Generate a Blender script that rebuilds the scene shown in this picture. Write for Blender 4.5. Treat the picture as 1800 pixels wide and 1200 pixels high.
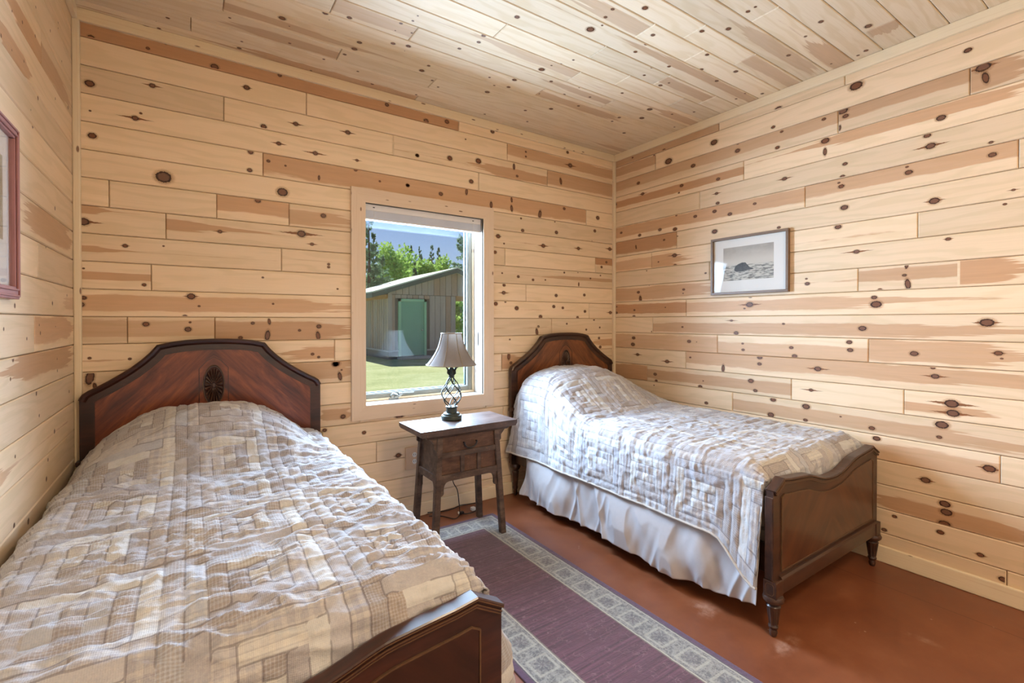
import bpy, bmesh, math, random
import numpy as np
from mathutils import Vector, Matrix

random.seed(7)
SC = bpy.context.scene
COL = SC.collection
for _o in list(bpy.data.objects):
    bpy.data.objects.remove(_o)

# ------------------------------------------------------------------ camera
CAMZ = 1.2924
F_PX, CY = 835.0, 570.88
cam = bpy.data.cameras.new('camera')
cam.sensor_fit = 'HORIZONTAL'; cam.sensor_width = 36.0
cam.lens = 36.0 * F_PX / 1800.0
cam.shift_y = (CY - 600.0) / 1800.0 * 1.0
cam.clip_start = 0.02; cam.clip_end = 400
cam_o = bpy.data.objects.new('camera', cam); COL.objects.link(cam_o)
cam_o.location = (0, 0, CAMZ)
cam_o.rotation_euler = (math.radians(90 - 0.442), 0, math.radians(-34.064))
SC.camera = cam_o

# ------------------------------------------------------------------ world, sun, lights, exposure
SC.view_settings.view_transform = 'Standard'
SC.view_settings.look = 'None'
SC.view_settings.gamma = 1.0
SC.view_settings.use_curve_mapping = False
SC.view_settings.exposure = 0.30
SC.cycles.max_bounces = 6; SC.cycles.diffuse_bounces = 4; SC.cycles.glossy_bounces = 3; SC.cycles.transparent_max_bounces = 8
SC.cycles.adaptive_threshold = 0.04
SC.cycles.caustics_reflective = False; SC.cycles.caustics_refractive = False
W = bpy.data.worlds.new('sky'); SC.world = W; W.use_nodes = True
wn = W.node_tree; wn.nodes.clear()
_sky = wn.nodes.new('ShaderNodeTexSky'); _sky.sky_type = 'NISHITA'
_sky.sun_disc = False; _sky.sun_elevation = math.radians(47); _sky.sun_rotation = math.radians(4)
_sky.altitude = 300; _sky.air_density = 1.0; _sky.dust_density = 0.3; _sky.ozone_density = 1.2
_bg = wn.nodes.new('ShaderNodeBackground'); _bg.inputs['Strength'].default_value = 0.066
_wo = wn.nodes.new('ShaderNodeOutputWorld')
_tint = wn.nodes.new('ShaderNodeMix'); _tint.data_type = 'RGBA'; _tint.blend_type = 'MULTIPLY'; _tint.inputs[0].default_value = 1.0
_tint.inputs[7].default_value = (0.95, 0.93, 1.12, 1)
wn.links.new(_sky.outputs[0], _tint.inputs[6]); wn.links.new(_tint.outputs[2], _bg.inputs[0]); wn.links.new(_bg.outputs[0], _wo.inputs[0])

def light(name, kind, energy, color, loc, rot, **kw):
    l = bpy.data.lights.new(name, kind); l.energy = energy; l.color = color
    for k, v in kw.items(): setattr(l, k, v)
    o = bpy.data.objects.new(name, l); COL.objects.link(o)
    o.location = loc; o.rotation_euler = rot
    return o
# sun stands behind the shed, shining towards the house
_sd = Vector((-0.05, -math.cos(math.radians(47)), -math.sin(math.radians(47))))
light('sun', 'SUN', 5.4, (1.0, 0.95, 0.86), (0, 30, 40), _sd.to_track_quat('-Z', 'Y').to_euler(), angle=0.01)
# daylight entering by the window
light('window_daylight', 'AREA', 425, (0.53, 0.715, 1.0), (1.32, 3.44, 1.64), (math.radians(-76), 0, 0),
      shape='RECTANGLE', size=1.25, size_y=1.50)
# added warm fill from overhead behind the camera (its invented fixture is built below)
light('warm_fill_lamp', 'AREA', 33, (1.0, 0.79, 0.56), (1.20, -0.60, 2.60), (0, 0, 0), shape='DISK', size=0.55)

# ------------------------------------------------------------------ room numbers
YB, XR, XL, HC, YF = 2.96, 3.083, -0.447, 2.74, -1.0
ROW, PH_B, PH_R, PH_L = 0.1305, 1.314, 1.327, 1.314
CROW, PH_C = 0.1342, 2.208
OX0, OX1, OZ0, OZ1 = 0.897, 1.741, 0.769, 2.026        # window opening

# ------------------------------------------------------------------ helpers
def srgb(r, g, b):
    f = lambda c: (c/12.92 if c <= 0.04045 else ((c+0.055)/1.055)**2.4)
    return (f(r/255), f(g/255), f(b/255), 1.0)

class NT:
    """tiny node-graph helper"""
    def __init__(s, name):
        s.m = bpy.data.materials.new(name); s.m.use_nodes = True
        s.t = s.m.node_tree; s.t.nodes.clear()
        s.out = s.n('ShaderNodeOutputMaterial')
    def n(s, typ, **kw):
        nd = s.t.nodes.new(typ)
        for k, v in kw.items(): setattr(nd, k, v)
        return nd
    def put(s, sock, v):
        if isinstance(v, bpy.types.NodeSocket): s.t.links.new(v, sock)
        elif v is not None: sock.default_value = v
    def math(s, op, a, b=None, c=None, clamp=False):
        nd = s.n('ShaderNodeMath', operation=op, use_clamp=clamp)
        s.put(nd.inputs[0], a)
        if b is not None: s.put(nd.inputs[1], b)
        if c is not None: s.put(nd.inputs[2], c)
        return nd.outputs[0]
    def step(s, x, lo, hi, a=0.0, b=1.0):
        nd = s.n('ShaderNodeMapRange', interpolation_type='SMOOTHSTEP')
        s.put(nd.inputs[0], x); s.put(nd.inputs[1], lo); s.put(nd.inputs[2], hi)
        s.put(nd.inputs[3], a); s.put(nd.inputs[4], b)
        return nd.outputs[0]
    def mix(s, fac, a, b, blend='MIX'):
        nd = s.n('ShaderNodeMix', data_type='RGBA', blend_type=blend)
        s.put(nd.inputs[0], fac); s.put(nd.inputs[6], a); s.put(nd.inputs[7], b)
        return nd.outputs[2]
    def schlick(s, f0=0.04):
        lw = s.n('ShaderNodeLayerWeight'); lw.inputs[0].default_value = 0.5
        return s.math('ADD', f0, s.math('MULTIPLY', 1.0-f0, s.math('POWER', lw.outputs['Facing'], 5.0)))
    def uv(s, name):
        return s.n('ShaderNodeUVMap', uv_map=name).outputs[0]
    def obj(s): return s.n('ShaderNodeTexCoord').outputs['Object']
    def rnd(s): return s.n('ShaderNodeObjectInfo').outputs['Random']
    def sep(s, v):
        nd = s.n('ShaderNodeSeparateXYZ'); s.put(nd.inputs[0], v); return nd.outputs
    def comb(s, x, y, z=0.0):
        nd = s.n('ShaderNodeCombineXYZ'); s.put(nd.inputs[0], x); s.put(nd.inputs[1], y); s.put(nd.inputs[2], z); return nd.outputs[0]
    def scale(s, v, sx, sy, sz=1.0):
        nd = s.n('ShaderNodeMapping'); s.put(nd.inputs[0], v); nd.inputs['Scale'].default_value = (sx, sy, sz); return nd.outputs[0]
    def noise(s, v, scale=5.0, detail=2.0, rough=0.5, dist=0.0):
        nd = s.n('ShaderNodeTexNoise'); s.put(nd.inputs['Vector'], v)
        nd.inputs['Scale'].default_value = scale; nd.inputs['Detail'].default_value = detail
        nd.inputs['Roughness'].default_value = rough; nd.inputs['Distortion'].default_value = dist
        return nd.outputs[0]
    def ramp(s, fac, stops):
        nd = s.n('ShaderNodeValToRGB'); s.put(nd.inputs[0], fac)
        el = nd.color_ramp.elements
        while len(el) < len(stops): el.new(0.5)
        for e, (p, c) in zip(el, stops): e.position = p; e.color = c
        return nd.outputs[0]
    def bump(s, h, strength=0.3, dist=0.01):
        nd = s.n('ShaderNodeBump'); s.put(nd.inputs['Height'], h)
        nd.inputs['Strength'].default_value = strength; nd.inputs['Distance'].default_value = dist
        return nd.outputs[0]
    def bsdf(s, color, rough=0.5, normal=None, spec=0.5, metal=0.0, alpha=None, sheen=0.0, coat=0.0, link=True):
        p = s.n('ShaderNodeBsdfPrincipled')
        s.put(p.inputs['Base Color'], color); s.put(p.inputs['Roughness'], rough)
        p.inputs['Specular IOR Level'].default_value = spec; p.inputs['Metallic'].default_value = metal
        if normal is not None: s.put(p.inputs['Normal'], normal)
        if alpha is not None: s.put(p.inputs['Alpha'], alpha)
        if sheen: p.inputs['Sheen Weight'].default_value = sheen
        if coat: p.inputs['Coat Weight'].default_value = coat; p.inputs['Coat Roughness'].default_value = 0.12
        if link: s.t.links.new(p.outputs[0], s.out.inputs[0])
        return p
M = {}

def mat_plain(name, rgb, rough=0.5, spec=0.5, metal=0.0, var=0.12, nscale=18, bump=0.0, **kw):
    g = NT(name); o = g.obj()
    nz = g.noise(o, nscale, 4, 0.6)
    c = srgb(*rgb)
    dk = tuple(x*(1-var*1.6) for x in c[:3]) + (1,)
    lt = tuple(min(1, x*(1+var)) for x in c[:3]) + (1,)
    colr = g.mix(nz, dk, lt)
    g.bsdf(colr, rough, g.bump(nz, bump, 0.004) if bump else None, spec, metal, **kw)
    M[name] = g.m; return g.m

class MB:
    """mesh collector"""
    def __init__(s): s.bm = bmesh.new()
    def box(s, x0, x1, y0, y1, z0, z1, bev=0.0, seg=1):
        r = bmesh.ops.create_cube(s.bm, size=1.0)
        vs = r['verts']
        for v in vs:
            v.co = Vector((x0 if v.co.x < 0 else x1, y0 if v.co.y < 0 else y1, z0 if v.co.z < 0 else z1))
        if bev > 0:
            es = list({e for v in vs for e in v.link_edges})
            bmesh.ops.bevel(s.bm, geom=es, offset=bev, segments=seg, affect='EDGES', profile=0.6)
        return s
    def hexa(s, b, t):
        """eight-corner block: four bottom, four top corners"""
        vs = [s.bm.verts.new(p) for p in list(b) + list(t)]
        for f in ((3,2,1,0),(4,5,6,7),(0,1,5,4),(1,2,6,5),(2,3,7,6),(3,0,4,7)):
            s.bm.faces.new([vs[i] for i in f])
        return s
    def tube(s, pts, r, n=8, cap=True, closed=False):
        pts = [Vector(p) for p in pts]
        rs = r if isinstance(r, (list, tuple)) else [r]*len(pts)
        rings = []; prev = None
        for i, p in enumerate(pts):
            if closed: d = pts[(i+1) % len(pts)] - pts[i-1]
            else: d = pts[min(i+1, len(pts)-1)] - pts[max(i-1, 0)]
            d.normalize()
            if prev is None:
                a = Vector((0,0,1)) if abs(d.z) < 0.9 else Vector((1,0,0))
                u = d.cross(a).normalized()
            else:
                u = (prev - d*prev.dot(d)).normalized()
            prev = u; w = d.cross(u)
            rings.append([s.bm.verts.new(p + (u*math.cos(2*math.pi*k/n) + w*math.sin(2*math.pi*k/n))*rs[i]) for k in range(n)])
        m = len(rings)
        for i in range(m if closed else m-1):
            A, B = rings[i], rings[(i+1) % m]
            for k in range(n): s.bm.faces.new((A[k], A[(k+1)%n], B[(k+1)%n], B[k]))
        if cap and not closed:
            s.bm.faces.new(rings[0][::-1]); s.bm.faces.new(rings[-1])
        return s
    def lathe(s, prof, cx=0, cy=0, z0=0, n=24, flute=0, fdepth=0.0, frange=(0,0)):
        rings = []
        for (r, z) in prof:
            ring = []
            for k in range(n):
                a = 2*math.pi*k/n; rr = r
                if flute and frange[0] <= z <= frange[1]: rr = r - fdepth*(0.5-0.5*math.cos(flute*a))
                ring.append(s.bm.verts.new((cx+rr*math.cos(a), cy+rr*math.sin(a), z0+z)))
            rings.append(ring)
        for A, B in zip(rings, rings[1:]):
            for k in range(n): s.bm.faces.new((A[k], A[(k+1)%n], B[(k+1)%n], B[k]))
        s.bm.faces.new(rings[0][::-1]); s.bm.faces.new(rings[-1])
        return s
    def prism(s, pts, y0, y1):
        """outline in x,z extruded along y"""
        a = [s.bm.verts.new((x, y0, z)) for x, z in pts]; b = [s.bm.verts.new((x, y1, z)) for x, z in pts]
        s.bm.faces.new(a); s.bm.faces.new(b[::-1]); n = len(pts)
        for i in range(n): s.bm.faces.new((a[(i+1)%n], a[i], b[i], b[(i+1)%n]))
        return s
    def sweep(s, pts, prof, y, closed=False):
        """profile (offset across the path in the x-z plane, y) swept along an x,z path at depth y"""
        P = [Vector((p[0], p[1])) for p in pts]; rings = []
        m = len(P)
        for i in range(m):
            if closed: d0 = (P[i]-P[i-1]).normalized(); d1 = (P[(i+1)%m]-P[i]).normalized()
            else:
                d0 = (P[i]-P[i-1]).normalized() if i else (P[1]-P[0]).normalized()
                d1 = (P[i+1]-P[i]).normalized() if i < m-1 else d0
            n0 = Vector((-d0.y, d0.x)); n1 = Vector((-d1.y, d1.x)); nn = (n0+n1).normalized()
            k = 1.0/max(0.5, nn.dot(n0))
            rings.append([s.bm.verts.new((P[i].x+nn.x*o*k, y+dy, P[i].y+nn.y*o*k)) for o, dy in prof])
        q = len(prof)
        for i in range(m if closed else m-1):
            A, B = rings[i], rings[(i+1)%m]
            for k in range(q): s.bm.faces.new((A[k], A[(k+1)%q], B[(k+1)%q], B[k]))
        if not closed:
            s.bm.faces.new(rings[0]); s.bm.faces.new(rings[-1][::-1])
        return s
    def build(s, name, mat, parent=None, smooth=False, loc=None):
        bmesh.ops.recalc_face_normals(s.bm, faces=s.bm.faces)
        me = bpy.data.meshes.new(name); s.bm.to_mesh(me); s.bm.free()
        return link(name, me, mat, parent, smooth, loc)

def link(name, me, mat, parent=None, smooth=False, loc=None):
    if mat is not None:
        for m_ in (mat if isinstance(mat, (list, tuple)) else [mat]): me.materials.append(m_)
    if smooth:
        me.polygons.foreach_set('use_smooth', [True]*len(me.polygons))
        if smooth != 'all':
            try: me.set_sharp_from_angle(angle=math.radians(40))
            except Exception: pass
    o = bpy.data.objects.new(name, me); COL.objects.link(o)
    if parent is not None: o.parent = parent
    if loc is not None: o.location = loc
    return o

def tag(o, label=None, cat=None, group=None, kind=None):
    if label: o['label'] = label
    if cat: o['category'] = cat
    if group: o['group'] = group
    if kind: o['kind'] = kind
    return o
def thing(name, label, cat, loc=(0,0,0), group=None):
    o = bpy.data.objects.new(name, None); COL.objects.link(o); o.location = loc
    o.empty_display_size = 0.1
    return tag(o, label, cat, group)
def struct(name, mb, mat, parent=None, **kw):
    o = mb.build(name, mat, parent, **kw)
    if parent is None: o['kind'] = 'structure'
    return o
def grid_mesh(name, P, uv=None, uvname='uv', flip=False):
    """quad mesh from a (rows, cols, 3) array"""
    R_, C_ = P.shape[:2]
    idx = np.arange(R_*C_).reshape(R_, C_)
    q = np.stack([idx[:-1,:-1], idx[:-1,1:], idx[1:,1:], idx[1:,:-1]], -1).reshape(-1, 4)
    if flip: q = q[:, ::-1]
    me = bpy.data.meshes.new(name)
    me.vertices.add(R_*C_); me.vertices.foreach_set('co', P.reshape(-1).astype(np.float32))
    me.loops.add(q.size); me.loops.foreach_set('vertex_index', q.reshape(-1).astype(np.int32))
    me.polygons.add(len(q)); me.polygons.foreach_set('loop_start', np.arange(0, q.size, 4, dtype=np.int32))
    me.polygons.foreach_set('loop_total', np.full(len(q), 4, dtype=np.int32))
    me.update(calc_edges=True)
    if uv is not None:
        l = me.uv_layers.new(name=uvname); l.data.foreach_set('uv', uv.reshape(-1,2)[q.reshape(-1)].reshape(-1).astype(np.float32))
    me.polygons.foreach_set('use_smooth', np.ones(len(q), dtype=bool))
    me.validate(); return me, q
_rng = np.random.default_rng(3)
def vnoise(x, y, seed=0):
    """smooth value noise on arrays"""
    T = np.random.default_rng(seed).random((256, 256))
    xi = np.floor(x).astype(int); yi = np.floor(y).astype(int); fx = x-xi; fy = y-yi
    fx = fx*fx*fx*(fx*(fx*6-15)+10); fy = fy*fy*fy*(fy*(fy*6-15)+10)
    g = lambda a, b: T[a % 256, b % 256]
    return ((g(xi,yi)*(1-fx)+g(xi+1,yi)*fx)*(1-fy) + (g(xi,yi+1)*(1-fx)+g(xi+1,yi+1)*fx)*fy)*2-1

# ------------------------------------------------------------------ materials: pine
def mat_pine(name, light, dark, heart, gloss=0.42, spec=0.35):
    g = NT(name)
    uw = g.uv('wood'); ht = g.sep(g.uv('heart')); tn = g.sep(g.uv('tone'))
    w1 = g.noise(g.scale(uw, 1.1, 7.0), 1.0, 3, 0.55)
    s = g.sep(uw)
    rings = g.math('ADD', g.math('MULTIPLY', s[1], 95.0), g.math('MULTIPLY', w1, 34.0))
    rings = g.math('SINE', rings)
    rings = g.step(rings, -0.2, 1.0)
    fib = g.noise(g.scale(uw, 4.0, 260.0), 1.0, 3, 0.6)
    big = g.noise(g.scale(uw, 0.9, 9.0), 1.0, 2, 0.5)
    c = g.mix(big, light, dark)
    c = g.mix(g.math('MULTIPLY', rings, 0.42), c, srgb(220, 194, 154))
    c = g.mix(g.math('MULTIPLY', g.step(fib, 0.42, 0.75), 0.42), c, srgb(222, 198, 160))
    # heartwood band with ragged, tapering ends
    nz = g.noise(g.scale(uw, 3.2, 12.0), 1.0, 4, 0.65)
    nz2 = g.noise(g.scale(uw, 5.0, 70.0), 1.0, 3, 0.6)
    edge = g.math('ADD', g.math('ABSOLUTE', ht[1]), g.math('MULTIPLY', g.math('SUBTRACT', nz, 0.5), 0.9))
    edge = g.math('ADD', edge, g.math('MULTIPLY', g.math('SUBTRACT', nz2, 0.5), 0.35))
    nz3 = g.noise(g.scale(uw, 1.6, 45.0), 1.0, 3, 0.65)
    taper = g.step(g.math('ADD', g.math('ABSOLUTE', ht[0]), g.math('MULTIPLY', g.math('SUBTRACT', nz3, 0.5), 1.5)), 0.70, 1.25)
    edge = g.math('ADD', edge, taper)
    hm = g.step(edge, 1.10, 0.86)
    hm = g.math('MULTIPLY', hm, tn[1])
    hc = g.mix(g.math('MULTIPLY', nz2, 0.9), heart, tuple(v*0.72 for v in heart[:3]) + (1,))
    c = g.mix(g.math('MULTIPLY', hm, 0.80), c, hc)
    br = g.math('ADD', 0.86, g.math('MULTIPLY', tn[0], 0.20))
    hs = g.n('ShaderNodeHueSaturation'); hs.inputs['Hue'].default_value = 0.5
    g.put(hs.inputs['Value'], br); g.put(hs.inputs['Color'], c)
    rg = g.math('ADD', gloss, g.math('MULTIPLY', fib, 0.12))
    g.bsdf(hs.outputs[0], rg, g.bump(g.math('ADD', fib, rings), 0.10, 0.002), spec)
    M[name] = g.m; return g.m
mat_pine('pine', srgb(242, 217, 186), srgb(234, 203, 168), srgb(207, 157, 115))
mat_pine('pine_ceiling', srgb(241, 224, 199), srgb(233, 211, 181), srgb(209, 171, 136), 0.46, 0.16)
mat_pine('pine_trim', srgb(232, 204, 158), srgb(222, 190, 142), srgb(206, 160, 112))

def mat_knot():
    g = NT('knot')
    k = g.uv('knot'); tn = g.sep(g.uv('tone')); uw = g.uv('wood')
    nz = g.noise(uw, 140.0, 3, 0.6)
    nzb = g.noise(uw, 60.0, 2, 0.5)
    s = g.sep(k)
    n0 = g.math('SUBTRACT', nz, 0.5)
    r = g.math('SQRT', g.math('ADD', g.math('MULTIPLY', s[0], s[0]), g.math('MULTIPLY', s[1], s[1])))
    r = g.math('ADD', r, g.math('MULTIPLY', n0, 0.45))
    core = g.step(r, 1.02, 0.88)
    ring = g.math('MULTIPLY', g.step(r, 0.55, 0.80), core)
    halo = g.math('MULTIPLY', g.step(r, 1.55, 0.95), 0.38)
    ext = g.math('MAXIMUM', tn[0], 0.05)
    au = g.math('ABSOLUTE', s[0]); av = g.math('ABSOLUTE', g.math('ADD', s[1], g.math('MULTIPLY', g.math('SUBTRACT', nzb, 0.5), 0.5)))
    tw = g.math('MULTIPLY', 0.62, g.math('POWER', g.math('MAXIMUM', g.math('SUBTRACT', 1.0, g.math('DIVIDE', au, ext)), 0.0), 1.5))
    tail = g.step(g.math('SUBTRACT', tw, av), 0.0, 0.12)
    tail = g.math('MULTIPLY', tail, 0.80)
    a = g.math('MAXIMUM', g.math('MAXIMUM', core, tail), halo)
    grain = g.noise(g.scale(k, 2.0, 9.0), 1.0, 3, 0.6)
    cin = g.mix(grain, srgb(92, 56, 38), srgb(142, 92, 62))
    cin = g.mix(tn[1], cin, srgb(120, 92, 78))
    c = g.mix(ring, cin, srgb(58, 34, 24))
    c = g.mix(core, g.mix(tail, srgb(196, 142, 92), srgb(128, 74, 42)), c)
    p = g.bsdf(c, 0.45, None, 0.35, alpha=a)
    M['knot'] = g.m
mat_knot()
mat_plain('sheathing', (196, 150, 100), 0.8)

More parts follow.
